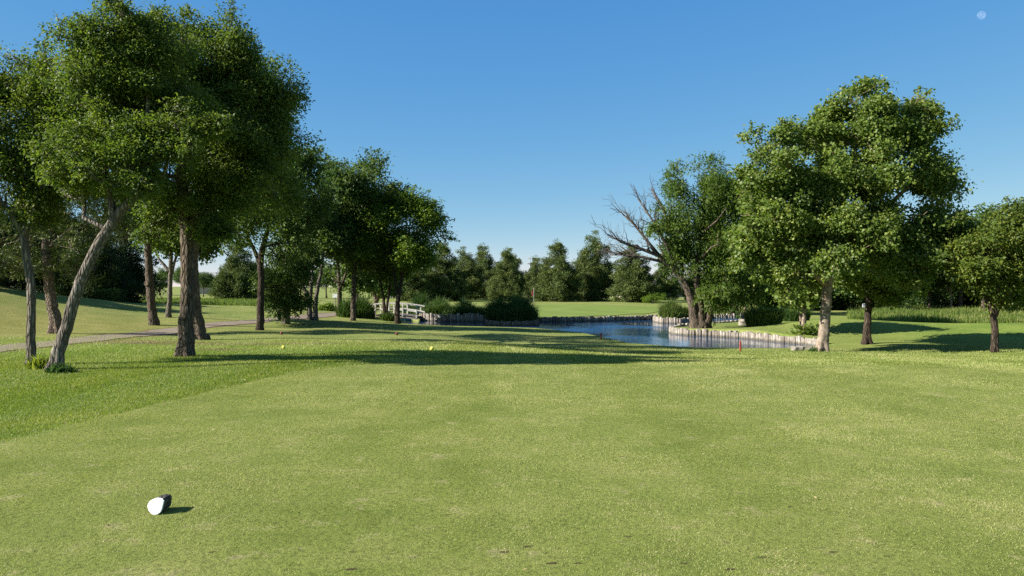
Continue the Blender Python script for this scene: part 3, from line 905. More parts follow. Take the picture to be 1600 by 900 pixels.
B = place(529, 494)
tree('elm_tree', 'brown trunked elm with a forked stem beside the white sign boards', 'tree', B,
     [[(529, 495, 9), (530, 475, 8), (532, 450, 7), (528, 420, 5), (526, 395, 4)], [(532, 448, 6), (539, 432, 4), (546, 415, 3), (550, 390, 3)]],
     [(535, 375, 38, 26), (520, 360, 32, 26), (555, 368, 32, 26), (522, 438, 8, 10)],
     14000, 0.22, M['elm'], M['bark_brown'], 21, GL, rc=0.6, gap=0.25, twigs=40)
B = place(552, 501)
tree('elm_tree', 'tall dark green elm with a straight trunk and the highest crown of its row', 'tree', B,
     [[(552, 502, 9), (552, 475, 8), (553, 440, 7), (556, 400, 6), (560, 350, 5), (565, 300, 3)]],
     [(565, 305, 52, 42), (545, 350, 48, 44), (590, 340, 42, 42), (560, 390, 48, 26), (602, 298, 22, 22), (572, 266, 30, 14), (530, 300, 28, 28)],
     34000, 0.200, M['elm'], M['bark_brown'], 22, GL, rc=0.52, gap=0.24, bias=0.06)
B = place(602, 501)
tree('elm_tree', 'dark elm with a narrow V of two stems in front of the footbridge', 'tree', B,
     [[(602, 502, 8), (602, 485, 6), (599, 465, 4), (594, 440, 3), (590, 410, 3)], [(602, 490, 6), (606, 468, 4), (610, 440, 3), (612, 400, 3)]],
     [(608, 395, 36, 32), (588, 412, 26, 20), (615, 425, 22, 14), (580, 392, 28, 24)],
     14000, 0.20, M['elm'], M['bark_dark'], 23, GL, rc=0.52, gap=0.24, bias=-0.05)
B = place(621, 506)
tree('locust_tree', 'bright lime green locust tree at the end of the left row', 'tree', B,
     [[(621, 507, 9), (621, 485, 8), (622, 465, 7), (627, 440, 5), (632, 400, 4), (640, 360, 3)], [(622, 470, 5), (618, 440, 4), (612, 400, 3), (605, 360, 3)]],
     [(630, 340, 46, 30), (662, 358, 34, 24), (620, 388, 46, 32), (600, 345, 32, 30), (645, 415, 34, 28), (668, 392, 20, 15), (683, 350, 18, 10), (602, 318, 22, 14), (640, 312, 22, 11), (655, 330, 26, 13)],
     26000, 0.180, M['lime'], M['bark_dark'], 24, GL, rc=0.42, gap=0.32, bias=0.1)

# a lit forked trunk and other trees standing past the bridge
B = pt(589, 92)
tree('elm_tree', 'elm with a sunlit orange brown forked trunk standing past the footbridge', 'tree', B,
     [[(589, 481, 8), (589, 468, 6), (583, 455, 5), (578, 440, 4)], [(590, 469, 6), (592, 452, 5), (594, 435, 4)]],
     [(585, 430, 30, 18), (600, 440, 22, 12), (570, 435, 22, 14)], 4000, 0.36, M['elm'], M['bark_pine'], 25, 'trees past the footbridge', rc=0.7, twigs=20)
B = pt(556, 80)
tree('elm_tree', 'pale grey trunked elm seen just behind the straight trunk of the tall elm', 'tree', B,
     [[(557, 485, 7), (557, 465, 6), (556, 440, 5), (553, 415, 4)]],
     [(552, 420, 26, 18), (566, 432, 18, 12)], 3000, 0.34, M['elm'], M['bark_pale'], 26, 'trees past the footbridge', rc=0.7, twigs=20)

# ------------------------------------------------------------------ right hand trees
B = pt(1095, 48.3)
tree('willow_tree', 'thick forked willow on the walled peninsula with bare dead branches fanning out', 'tree', B,
     [[(1088, 514, 20), (1086, 500, 15), (1082, 475, 13), (1076, 455, 12), (1066, 435, 9), (1048, 418, 8), (1030, 402, 7, -.2)],
      [(1096, 514, 20), (1095, 495, 13), (1093, 470, 12), (1088, 445, 10), (1090, 410, 8), (1098, 360, 6), (1100, 300, 4)],
      [(1103, 514, 17), (1107, 495, 12), (1113, 478, 10), (1120, 455, 8), (1130, 410, 7), (1140, 360, 5)]],
     [(1095, 300, 38, 40), (1122, 340, 42, 52), (1075, 372, 28, 38), (1102, 400, 48, 42), (1142, 395, 40, 50), (1066, 418, 22, 18), (1125, 448, 40, 28), (1052, 322, 16, 28), (1148, 320, 30, 38), (1092, 272, 24, 20), (1060, 285, 9, 18), (1160, 440, 25, 28), (1030, 362, 16, 30), (1118, 275, 20, 16)],
     60000, 0.165, M['willow'], M['bark_brown'], 31, None, 'willow', rc=0.36, gap=0.30, bias=0.05, twigs=160, limb=0.4,
     dead=[[(1050, 419, 8), (1030, 400, 6, -.2), (1000, 388, 5, -.4), (975, 380, 3, -.5), (955, 370, 2, -.6)],
           [(1032, 402, 6), (1010, 375, 4, .2), (990, 350, 3, .3), (968, 330, 2, .4)],
           [(1060, 425, 6), (1040, 380, 5, -.3), (1020, 345, 3, -.5), (998, 312, 2, -.6)],
           [(1068, 425, 5), (1052, 370, 4, .4), (1035, 325, 3, .5), (1018, 295, 2, .6)],
           [(1040, 410, 5), (1005, 402, 4, .3), (978, 398, 2.5, .5), (952, 398, 1.5, .6)]],
     stubs=[[(1098, 402, 4, -1.0), (1112, 386, 2.6, -1.9), (1122, 382, 2, -2.2), (1121, 366, 1.2, -2.2)], [(1100, 362, 4, -1.0), (1120, 345, 2.5, -2), (1135, 325, 1.4, -2.2)]])
B = pt(1149, 72)
tree('willow_tree', 'dark trunked willow at the end of the back channel', 'tree', B,
     [[(1148, 493, 14), (1148, 478, 10), (1150, 455, 9), (1148, 420, 6), (1145, 380, 4)], [(1150, 476, 7), (1158, 455, 6), (1168, 420, 4)]],
     [(1150, 395, 42, 50), (1168, 438, 42, 32), (1138, 345, 38, 36), (1182, 380, 40, 46), (1130, 450, 26, 18), (1190, 450, 25, 18)],
     18000, 0.30, M['willow'], M['bark_dark'], 32, None, 'willow', rc=0.5, gap=0.22, bias=-0.12)
B = place(1284, 549)
tree('sycamore_tree', 'large sycamore with a pale peeling trunk and a tall windblown crown', 'tree', B,
     [[(1283, 551, 20), (1286, 530, 17), (1289, 500, 15.5), (1291, 470, 15), (1294, 440, 15), (1298, 415, 15), (1305, 370, 12), (1318, 310, 10), (1335, 240, 7), (1345, 170, 4)],
      [(1298, 415, 11), (1275, 370, 9), (1245, 320, 7), (1215, 280, 4)],
      [(1300, 400, 11), (1340, 360, 9), (1390, 320, 7), (1440, 270, 4)]],
     [(1335, 160, 44, 28), (1300, 205, 40, 48, .5), (1352, 215, 52, 45), (1422, 172, 26, 17), (1442, 212, 30, 20), (1385, 270, 68, 42), (1300, 290, 66, 52, -.6), (1240, 300, 62, 55), (1190, 285, 40, 45), (1192, 345, 48, 52), (1250, 380, 65, 50, -.8), (1320, 378, 72, 50, -1), (1400, 360, 74, 48, -.5), (1456, 298, 36, 38), (1468, 350, 34, 34), (1478, 385, 24, 24), (1182, 400, 36, 34), (1400, 418, 52, 32), (1442, 410, 44, 28, -.6), (1228, 432, 36, 24), (1184, 238, 12, 22), (1230, 228, 22, 24), (1412, 240, 46, 24), (1262, 215, 18, 22), (1440, 155, 14, 12), (1458, 250, 20, 16)],
     180000, 0.112, M['plane'], M['bark_pale'], 33, None, 'maple', rc=0.23, gap=0.37, warp=1.1, k=14, size=0.36, bias=0.06, twigs=260, limb=0.4,
     stubs=[[(1293, 446, 12), (1284, 438, 10, -.15), (1275, 430, 9, -.25), (1268, 420, 5, -.3)]])
B = place(1354, 538)
tree('sycamore_tree', 'straight dark trunked sycamore beside the big pale trunk', 'tree', B,
     [[(1354, 539, 15), (1355, 515, 11), (1357, 480, 10), (1358, 440, 9), (1360, 400, 7), (1365, 350, 5)]],
     [(1362, 405, 46, 38), (1335, 425, 36, 22), (1392, 430, 36, 24), (1352, 370, 46, 36), (1410, 400, 36, 34), (1385, 452, 22, 12)],
     28000, 0.16, M['plane'], M['bark_dark'], 34, None, 'maple', rc=0.34, gap=0.25, bias=-0.02, limb=0.45)
B = place(1254, 521)
tree('sycamore_tree', 'young twin stemmed sycamore behind the peninsula wall', 'tree', B,
     [[(1256, 522, 8), (1256, 500, 7), (1257, 475, 6), (1258, 445, 5), (1260, 415, 3)], [(1252, 500, 5, .6), (1251, 470, 5, .6), (1249, 440, 4, .6), (1245, 415, 3, .6)]],
     [(1256, 440, 28, 28), (1244, 462, 20, 14), (1270, 425, 24, 24), (1240, 425, 20, 20), (1256, 516, 6, 8, -.5)],
     8000, 0.24, M['plane'], M['bark_pale'], 35, None, 'maple', rc=0.40, gap=0.3)
B = place(1555, 551)
tree('elm_tree', 'young elm with a low forked dark trunk and yellowish spreading crown', 'tree', B,
     [[(1554, 552, 11), (1555, 525, 10), (1554, 500, 10), (1550, 485, 7), (1538, 462, 5), (1528, 440, 4)],
      [(1555, 495, 7), (1558, 470, 6), (1560, 440, 5), (1562, 400, 4)], [(1556, 492, 7), (1566, 465, 5), (1578, 440, 4), (1588, 410, 3)]],
     [(1560, 370, 46, 24), (1590, 345, 42, 20), (1532, 398, 36, 22), (1592, 395, 38, 26), (1552, 425, 44, 20), (1512, 428, 24, 16), (1602, 440, 32, 20), (1570, 335, 30, 16), (1540, 450, 22, 12), (1632, 370, 46, 40), (1665, 400, 45, 40, .8), (1645, 430, 45, 28, -.5), (1518, 385, 28, 22), (1500, 405, 18, 16, .5), (1575, 455, 26, 12), (1610, 345, 34, 20)],
     40000, 0.12, M['olive'], M['bark_dark'], 36, None, rc=0.28, gap=0.34, bias=0.15, limb=0.5)

# ------------------------------------------------------------------ pines and woods farther off, built once per kind and copied
def tree_kind(name, height, width, shape, n, leaf, leafmat, barkmat, seed, kind, label, cat, rc=0.6, trunk=0.16, gap=0.2, bias=0.0):
    """a free standing tree about its own origin; its first place is given later"""
    rng = np.random.default_rng(seed)
    root = empty(name, (0, 0, 0), label, cat)
    H, Wd = height, width
    lobes = []
    if shape == 'cone':
        for z in np.linspace(0.10, 0.93, 9):
            rr = Wd / 2 * (1.02 - max(0, (z - 0.22)) ** 1.7 * 1.28) * (0.85 if z < 0.16 else 1.0)
            m = max(2, int(7 * rr / (Wd / 2)))
            for j in range(m):
                a = j / m * 2 * math.pi + rng.uniform(0, 1.2)
                q = rng.uniform(0.50, 0.78) * rr
                s = max(rr * rng.uniform(0.34, 0.48), Wd * 0.10)
                lobes.append((np.array([math.cos(a) * q, math.sin(a) * q, z * H + rng.uniform(-.05, .05) * H]), np.array([s, s, s * 0.75])))
        for z, k_ in ((0.98, 0.15), (0.89, 0.26), (0.7, 0.40), (0.5, 0.44)):
            lobes.append((np.array([0, 0, z * H - k_ * 0.6]), np.array([Wd * k_ * .6, Wd * k_ * .6, H * 0.09])))
    elif shape == 'bush':
        for j in range(18):
            v = unit(rng.normal(size=3)); v[2] = abs(v[2])
            lobes.append((np.array([v[0] * Wd * 0.34, v[1] * Wd * 0.30, H * 0.14 + v[2] * H * 0.62]), np.array([Wd * .2, Wd * .2, H * 0.2]) * rng.uniform(0.75, 1.25)))
    else:
        for j in range(16):
            v = unit(rng.normal(size=3)); v[2] = abs(v[2]) * 1.1 - 0.25
            lobes.append((np.array([v[0] * Wd * 0.30, v[1] * Wd * 0.30, H * 0.54 + v[2] * H * 0.36]), np.array([Wd * .2, Wd * .2, H * 0.16]) * rng.uniform(0.75, 1.25)))
    pos, td, nrm, LL, WW, tint, subs, cc = crown(lobes, rng, n, 30, rc, leaf, kind, 5, 0.45, gap, bias, 0.6)
    b = MB()
    zz = np.linspace(-0.15, H * 0.8, 9)
    tp = np.stack([np.cumsum(rng.normal(0, 0.05, 9)), np.cumsum(rng.normal(0, 0.05, 9)), zz], 1)
    tr = np.linspace(trunk, trunk * 0.2, 9); tr[0] *= 1.4
    b.tube(tp, tr, 9, 0.5, 0.06, rng)
    for (c, r) in lobes:
        i = int(np.clip((c[2] - 0.12 * H) / (H * 0.8) * 8, 2, 7))
        b.tube(curve_pts(tp[i], c, 6, rng, 0, 0.04), np.linspace(tr[i] * 0.5, 0.02, 6), 5)
    b.build('trunk', barkmat, root, True)
    link('crown', quads_from(pos, td, nrm, LL, WW, tint), leafmat, root)
    root['size'] = height
    return root

KS = [tree_kind('sapling_tree', 4.0, 4.6, 'bush', 9000, 0.22, M['wood_far'], M['bark_brown'], 90 + i, 'broad', '', 'tree', rc=0.4, trunk=0.09) for i in range(2)]
used = set()
def put(src, px, d, height, label, group, rot, wide=1.0):
    """the first place moves the tree itself, later ones copy it with its parts"""
    p = pt(px, d)
    if src.name not in used:
        used.add(src.name)
        o = src
    else:
        o = src.copy()
        C.objects.link(o)
        for ch in list(src.children):
            c = ch.copy()
            C.objects.link(c)
            c.parent = o
    s = height / src['size']
    o.location = tuple(p)
    o.scale = (s * wide, s * wide, s)
    o.rotation_euler = (0, 0, rot)
    tag(o, label, 'tree', group)
    return o

KP = [tree_kind('pine_tree', 9.5, 8.4, 'cone', 64000, 0.27, M['needle'], M['bark_pine'], 50 + i, 'tuft', '', 'tree', rc=0.27, gap=0.04) for i in range(3)]
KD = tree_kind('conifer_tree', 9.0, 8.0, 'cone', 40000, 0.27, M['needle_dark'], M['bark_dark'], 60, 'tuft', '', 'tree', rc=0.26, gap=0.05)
KB = [tree_kind('broadleaf_tree', 9.0, 7.6, 'round', 22000, 0.28, M['wood_far'], [M['bark_grey'], M['bark_pale'], M['bark_brown']][i], 70 + i, 'broad', '', 'tree', rc=0.55, trunk=0.2) for i in range(3)]

GP = 'row of dense pines behind the putting green'
def hpx(top, px, d):
    p = pt(px, d)
    return (EYE - (top - HOR) / F * d) - p[2]
for i, (px, top, d, wd, lab) in enumerate([
        (645, 408, 118, 1.0, 'dark pine with a bare lower trunk past the right end of the footbridge'),
        (690, 386, 122, 1.05, 'broad olive green pine rising above the reed covered bank'),
        (724, 394, 132, 0.9, 'shaded dark pine tucked between two broader pines above the reeds'),
        (755, 391, 140, 0.8, 'narrow dark pine just left of the gap with the low pale house'),
        (790, 397, 120, 0.85, 'small olive pine standing alone left of the flagstick'),
        (796, 396, 150, 0.9, 'pine top showing behind the small olive pine'),
        (838, 408, 138, 0.9, 'dark pine rising right behind the flag below the white mast'),
        (870, 386, 118, 0.95, 'large bright pine just right of the flagstick'),
        (928, 372, 124, 0.82, 'tallest and most pointed pine of the row behind the green'),
        (988, 390, 114, 1.0, 'broad round topped pine with branches sweeping the ground near the pond'),
        (905, 410, 140, 0.8, 'shaded pine filling the gap left of the tallest pine'),
        (1040, 412, 128, 0.9, 'dark pine half hidden behind the dead branches of the willow'),
        (1085, 418, 130, 0.9, 'pine showing behind the forked trunk of the willow')]):
    put(KP[i % 3], px, d, hpx(top, px, d) * 1.05, lab, GP, i * 1.9, wd * 0.97)

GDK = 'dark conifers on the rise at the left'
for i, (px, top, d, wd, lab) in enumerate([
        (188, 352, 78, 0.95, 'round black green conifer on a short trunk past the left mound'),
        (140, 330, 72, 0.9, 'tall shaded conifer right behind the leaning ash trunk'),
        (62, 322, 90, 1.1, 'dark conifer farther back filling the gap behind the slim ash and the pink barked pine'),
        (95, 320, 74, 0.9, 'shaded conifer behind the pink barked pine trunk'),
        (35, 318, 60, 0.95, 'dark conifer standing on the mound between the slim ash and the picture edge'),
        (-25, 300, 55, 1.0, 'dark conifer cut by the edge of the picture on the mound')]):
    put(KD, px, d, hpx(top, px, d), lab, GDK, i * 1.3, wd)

GF = 'trees across the far left fairway'
for i, (k_, px, top, d, wd, lab) in enumerate([
        (KP[1], 372, 380, 118, 0.95, 'upright pine on two thin trunks seen left of the lone dark elm trunk'),
        (KB[0], 318, 420, 170, 1.0, 'small round tree in the gap right of the stout ash trunk'),
        (KB[1], 402, 408, 125, 0.8, 'light green round tree right beside the distant upright pine'),
        (KB[2], 250, 418, 190, 1.1, 'far bushy tree between the scarred trunk and the thin forked trunk'),
        (KB[0], 225, 424, 200, 1.1, 'far low tree just left of the scarred trunk'),
        (KB[1], 285, 416, 185, 1.0, 'far tree showing between the forked elm and the stout ash'),
        (KB[2], 345, 426, 210, 1.1, 'low distant tree just right of the low grey roofs'),
        (KB[0], 430, 412, 150, 1.0, 'distant tree behind the short bushy elm'),
        (KB[1], 470, 405, 140, 1.0, 'distant tree behind the splayed elm stems'),
        (KB[2], 510, 408, 150, 1.0, 'distant tree behind the white sign boards'),
        (KB[0], 560, 410, 150, 1.0, 'distant tree behind the footbridge, left end'),
        (KB[1], 615, 405, 145, 1.0, 'distant tree behind the footbridge, right end')]):
    put(k_, px, d, hpx(top, px, d), lab, GF, i * 2.3, wd)

GW = 'dark trees of the wood beyond the tall grass'
for i, (k_, px, top, d, wd, lab) in enumerate([
        (KB[1], 1165, 400, 82, 0.9, 'wood tree with a pale thin trunk just right of the dark channel willow'),
        (KB[0], 1212, 385, 84, 1.0, 'wood tree with a pale forked stem between two reed clumps'),
        (KB[2], 1190, 370, 98, 1.1, 'taller wood tree rising over the round reed clump'),
        (KB[2], 1262, 372, 90, 1.0, 'wood tree right behind the young twin stemmed sycamore'),
        (KB[0], 1310, 366, 94, 1.1, 'wood tree between the big pale trunk and the small white marker sign'),
        (KB[2], 1350, 362, 88, 1.0, 'wood tree right behind the straight dark sycamore trunk'),
        (KB[1], 1405, 372, 75, 0.95, 'wood tree whose pale trunk stands by the orange marker'),
        (KB[2], 1453, 360, 77, 1.0, 'wood tree with a brown trunk next right of the orange marker'),
        (KB[1], 1486, 375, 74, 0.8, 'wood tree with a pale V shaped fork behind the tall grass'),
        (KB[0], 1430, 350, 98, 1.1, 'wood tree filling the back between the orange marker and the brown trunk'),
        (KB[0], 1500, 336, 78, 1.0, 'wood tree behind the left side of the yellowish young elm'),
        (KB[2], 1538, 318, 70, 1.0, 'tall dark wood tree topping the yellowish young elm'),
        (KB[1], 1578, 360, 73, 0.9, 'wood tree with a pale forked trunk right of the young elm trunk'),
        (KB[0], 1610, 322, 71, 1.0, 'wood tree cut by the edge of the picture above the tall grass'),
        (KB[1], 1572, 322, 93, 1.0, 'tall wood tree peeping over the yellowish young elm crown, next right of its top'),
        (KD, 1380, 375, 104, 1.0, 'dark conifer deep in the wood behind the sycamores'),
        (KD, 1230, 385, 102, 1.0, 'dark conifer deep in the wood above the second reed clump'),
        (KB[2], 1120, 405, 108, 1.0, 'wood tree behind the trunks of the two willows')]):
    put(k_, px, d, hpx(top, px, d), lab, GW, i * 1.7, wd)
for i, px in enumerate((1175, 1205, 1235, 1268, 1300, 1325, 1352, 1380, 1410, 104, 1466, 1494, 1522, 1550, 1580, 1610)):
    put(KB[i % 3], px, 104 + (i * 7) % 11, 7.0 + (i * 5 % 4) * 0.5, 'dark leafy tree in the thick back of the wood beyond the tall grass', 'trees massed at the back of the wood', i * 2.1, 1.15)
for i, px in enumerate((1185, 1212, 1240, 1270, 1300, 1330, 1362, 1392, 1425, 1458, 1490, 1520, 1552, 1582, 1612)):
    put(KS[i % 2], px, 82 + (i * 5) % 8, 3.4 + (i * 3 % 4) * 0.4, 'low leafy sapling crowding the foot of the wood beyond the tall grass', 'saplings at the foot of the wood', i * 1.3, 1.5)

# ------------------------------------------------------------------ reeds, shrubs and grasses
def blades_mesh(name, bx, by, bz, h, w, lean, tint, rng, bend=0.35):
    """two-segment tapering blades"""
    n = len(bx)
    a = rng.uniform(0, 2 * math.pi, n)
    face = rng.uniform(0, 2 * math.pi, n)
    dirx, diry = np.cos(a) * lean, np.sin(a) * lean
    wx_, wy_ = np.cos(face) * w * 0.5, np.sin(face) * w * 0.5
    base = np.stack([bx, by, bz], 1)
    mid = base + np.stack([dirx * h * 0.35, diry * h * 0.35, h * 0.62], 1)
    tip = base + np.stack([dirx * h * (0.7 + bend), diry * h * (0.7 + bend), h * (1 - 0.35 * lean)], 1)
    side = np.stack([wx_, wy_, np.zeros(n)], 1)
    V = np.stack([base - side, base + side, mid + side * 0.8, mid - side * 0.8, tip], 1).reshape(-1, 3)
    o = np.arange(n)[:, None] * 5
    idx = np.concatenate([o + np.array([[0, 1, 2]]), o + np.array([[0, 2, 3]]), o + np.array([[3, 2, 4]])], 1).reshape(-1)
    return raw_mesh(name, V, idx, 3, np.repeat(tint, 3))

def reed_clump(cx, cy, rx, ry_, height, n, label, seed, bias=0.3, mat='reed', name='reed_clump', dome=0.42, cat='reeds'):
    rng = np.random.default_rng(seed)
    z0 = h1(cx, cy)
    a = rng.uniform(0, 2 * math.pi, n); r = np.sqrt(rng.random(n))
    x = np.cos(a) * r * rx; y = np.sin(a) * r * ry_
    zz = hgt(x + cx, y + cy) - z0
    zz = np.maximum(zz, WATER - z0 - 0.05)
    lump = 0.85 + 0.18 * np.sin(x * 3.1 + seed) + 0.12 * np.sin(y * 4.3 + seed)
    h = height * 1.3 * (1 - dome * r ** 2) * lump * rng.uniform(0.45, 1.15, n)
    lean = np.abs(rng.normal(0.18, 0.2, n)) + 0.32 * r
    tint = np.clip(rng.normal(bias, 0.18, n), 0, 1)
    me = blades_mesh(name, x, y, zz - 0.03, h, rng.uniform(0.025, 0.06, n), lean, tint, rng)
    o = link(name, me, M[mat], None, (cx, cy, z0))
    return tag(o, label, cat, 'reed and grass clumps by the pond')

reed_clump(0.0, 60.8, 1.95, 2.5, 1.75, 9000, 'big rounded dark green reed bush on the jutting timber wall', 81, 0.08)
p_ = pt(682, 68.5); reed_clump(p_[0], 68.5, 1.35, 1.2, 1.35, 5000, 'arching bright green reed tuft on the tall pale wall near the bridge', 82, 0.3)
p_ = pt(725, 67.5); reed_clump(p_[0], 67.5, 1.9, 1.3, 1.25, 6000, 'dark reed thicket on the bank left of the big rounded bush', 83, 0.05)
p_ = pt(661, 70.5); reed_clump(p_[0], 70.5, 0.9, 1.0, 1.6, 3000, 'tall dark shrubby reeds right at the end of the footbridge', 84, 0.02)
reed_clump(12.95, 63.4, 1.15, 1.2, 1.35, 4200, 'yellowish reed clump inside its own little timber wall', 85, 0.62)
p_ = place(1193, 508); reed_clump(p_[0], p_[1], 1.0, 1.0, 1.35, 4500, 'round bright green reed clump on the lawn behind the peninsula', 86, 0.38)
p_ = place(1240, 502); reed_clump(p_[0], p_[1], 1.05, 1.0, 1.35, 4500, 'round green reed clump nearer the big sycamore', 87, 0.28)
p_ = place(637, 503); reed_clump(p_[0], p_[1], 1.0, 0.8, 1.0, 3500, 'dark green reeds on the near bank in front of the bridge end', 88, 0.15)
p_ = place(565, 496); reed_clump(p_[0], p_[1], 1.0, 0.8, 1.35, 3000, 'upright green reeds at the left end of the footbridge', 89, 0.25)
p_ = place(544, 495); reed_clump(p_[0], p_[1], 0.8, 0.8, 1.2, 2400, 'green reeds by the lower white sign board', 90, 0.25)
p_ = place(610, 501); reed_clump(p_[0], p_[1], 0.8, 0.6, 0.7, 2000, 'short light green reeds below the middle of the footbridge', 91, 0.4)

def shrub(px, d, wd, hh, label, seed, mat='elm', n=3500):
    rng = np.random.default_rng(seed)
    p = pt(px, d)
    root = empty('shrub', tuple(p), label, 'shrub', 'shrubs about the course')
    lob = [(np.array([rng.uniform(-.3, .3) * wd, rng.uniform(-.2, .2) * wd, hh * rng.uniform(.35, .6)]), np.array([wd * .3, wd * .3, hh * .4])) for _ in range(5)]
    pos, td, nrm, LL, WW, tint, subs, cc = crown(lob, rng, n, 25, 0.14, 0.14, 'broad', 6, 0.45, 0.15, 0.05)
    b = MB()
    for (c, r) in lob:
        b.tube(curve_pts((0, 0, -0.1), c, 5, rng), np.linspace(0.04, 0.012, 5), 5)
    b.build('stems', M['bark_brown'], root, True)
    link('foliage', quads_from(pos, td, nrm, LL, WW, tint), M[mat], root)
shrub(515, 78, 2.2, 0.8, 'low clipped green shrub left of the white sign boards', 92, 'lime')
shrub(165, 62, 1.8, 0.9, 'small brownish green shrub at the foot of the dark conifers', 93, 'olive', 2500)
shrub(1020, 108, 3.0, 1.6, 'pale green shrub between the broad pine and the willow', 94, 'lime', 2500)

# tall grass strip on the right
rng = np.random.default_rng(95)
N = 60000
px_ = rng.uniform(1325, 1690, N); dd_ = rng.uniform(50, 78, N) 
xx = (px_ - 800) / F * dd_; yy = dd_
front = 52 + 3.0 * np.sin(xx * 0.45) + 1.5 * np.sin(xx * 1.3) - 5 * sstep(24, 34, xx)
lft = 25.5 + 1.5 * np.sin(yy * 0.5)
kp = (yy > front) & (xx > lft - 3 + rng.uniform(-1, 1, N))
xx, yy = xx[kp], yy[kp]
n = len(xx)
hh = rng.uniform(0.35, 0.95, n) * (0.75 + 0.3 * np.sin(xx * 0.9) * np.sin(yy * 0.7))
tall = blades_mesh('tall_grass', xx, yy, hgt(xx, yy) - 0.02, hh, rng.uniform(0.03, 0.075, n), np.abs(rng.normal(0.2, 0.2, n)), np.clip(rng.normal(0.40, 0.24, n) + 0.25 * np.sin(xx * 0.6) * np.sin(yy * 0.9), 0, 1), rng)
tag(link('tall_grass', tall, M['tall']), 'bright green unmown tall grass below the wood', 'tall grass', None, 'stuff')

# lower rough in front of the far-left trees and along the far side
N = 26000
px_ = rng.uniform(180, 470, N); dd_ = rng.uniform(92, 120, N)
xx = (px_ - 800) / F * dd_
tall2 = blades_mesh('meadow_grass', xx, dd_, hgt(xx, dd_) - 0.02, rng.uniform(0.3, 0.8, N), rng.uniform(0.05, 0.11, N), np.abs(rng.normal(0.2, 0.2, N)), np.clip(rng.normal(0.3, 0.2, N), 0, 1), rng)
tag(link('meadow_grass', tall2, M['tall']), 'unmown green meadow strip across the far left fairway', 'meadow grass', None, 'stuff')

def vnoise(x, y, size, seed):
    """smooth random field in -1..1"""
    g = np.random.default_rng(seed).uniform(-1, 1, (257, 257))
    u, v = x / size, y / size
    i, j = np.floor(u).astype(int), np.floor(v).astype(int)
    fu, fv = u - i, v - j
    fu, fv = fu * fu * (3 - 2 * fu), fv * fv * (3 - 2 * fv)
    i0_, j0_ = i % 256, j % 256
    return (g[i0_, j0_] * (1 - fu) + g[i0_ + 1, j0_] * fu) * (1 - fv) + (g[i0_, j0_ + 1] * (1 - fu) + g[i0_ + 1, j0_ + 1] * fu) * fv

# mown blades on the tee and longer blades on the rough: real blades, thinner out with distance
def turf(name, dmin, dmax, dens, hmin, hmax, w, mat, sel, label, seed, bias, straw, lean=0.55):
    rng = np.random.default_rng(seed)
    parts = []
    for (a, b_, dn, hs) in dens:
        a, b_ = max(a, dmin), min(b_, dmax)
        if b_ <= a: continue
        area = 0.80 * (b_ * b_ - a * a)
        n = int(area * dn)
        d = np.sqrt(rng.uniform(a * a, b_ * b_, n))
        x = rng.uniform(-0.80, 0.80, n) * d
        k = sel(x, d)
        parts.append(np.stack([x[k], d[k], np.full(k.sum(), hs)], 1))
    P = np.concatenate(parts)
    x, y, hs = P.T
    n = len(x)
    pn = 1.3 * vnoise(x, y, 1.1, 1) + 0.8 * vnoise(x, y, 0.33, 2)
    pn2 = vnoise(x, y, 0.21, 3) + 0.5 * vnoise(x, y, 0.08, 4) + 0.5 * vnoise(x, y, 1.6, 5)
    mow = np.tanh(6 * np.sin((x + 0.02 * y) * 2 * math.pi / 3.3))
    bare = divot_at(x, y)
    keep_ = rng.random(n) > bare * 0.8
    x, y, hs, pn, pn2, mow = [q[keep_] for q in (x, y, hs, pn, pn2, mow)]
    n = len(x)
    h = rng.uniform(hmin * 0.7, hmax * 1.25, n) * hs * (1 + 0.18 * pn)
    a = rng.normal(0, 1.5, n) + mow * math.pi / 2; f = rng.uniform(0, 2 * math.pi, n)
    ln = np.abs(rng.normal(lean, 0.3, n))
    ww = w * hs * rng.uniform(0.7, 1.4, n)
    base = np.stack([x, y, hgt(x, y) + 0.008], 1)
    side = np.stack([np.cos(f), np.sin(f), np.zeros(n)], 1) * ww[:, None] * 0.5
    tip = base + np.stack([np.cos(a) * ln * h, np.sin(a) * ln * h, h / np.sqrt(1 + ln ** 2 * 0.5)], 1)
    V = np.stack([base - side, base + side, tip], 1).reshape(-1, 3)
    tint = rng.normal(bias, 0.22, n) + 0.13 * pn + 0.045 * mow
    s_ = rng.random(n) < straw * np.clip(0.35 + 4.5 * sstep(0.55, 0.95, pn2) + 0.4 * pn, 0.1, 6)
    tint = np.where(s_, rng.uniform(0.85, 1.0, n), np.clip(tint, 0, 0.83))
    o = link(name, raw_mesh(name, V, np.arange(3 * n), 3, tint), M[mat])
    return tag(o, label, 'grass', None, 'stuff')

def on_tee(x, y):
    return inside(x, y, TEE)
def off_tee(x, y):
    ex = np.interp(y, [p[1] for p in TEE_EDGE] + [24, 40], [p[0] for p in TEE_EDGE] + [-2.0, -4.0])
    rr = np.random.default_rng(3)
    return (x < ex + rr.normal(0, 0.05 + 0.5 * sstep(15, 20, y), len(x))) & (rr.random(len(x)) > sstep(15, 24, y))
def on_fairway(x, y):
    ex = np.interp(y, [16.0, 17.2, 24, 40], [-4, -3, -2.0, -4.0])
    rr = np.random.default_rng(4)
    return (~inside(x, y, TEE)) & (pond_sd(x, y) > 0.15) & ((x > ex) | (rr.random(len(x)) < 0.3)) & (rr.random(len(x)) > sstep(26, 36, y))
turf('tee_grass', 3.6, 18, [(3.6, 7, 10000, 0.9), (7, 11, 7000, 1.0), (11, 18, 3600, 1.25)], 0.008, 0.015, 0.0052, 'turf_blade', on_tee, 'closely mown olive green turf of the tee', 101, 0.48, 0.09, 0.85)
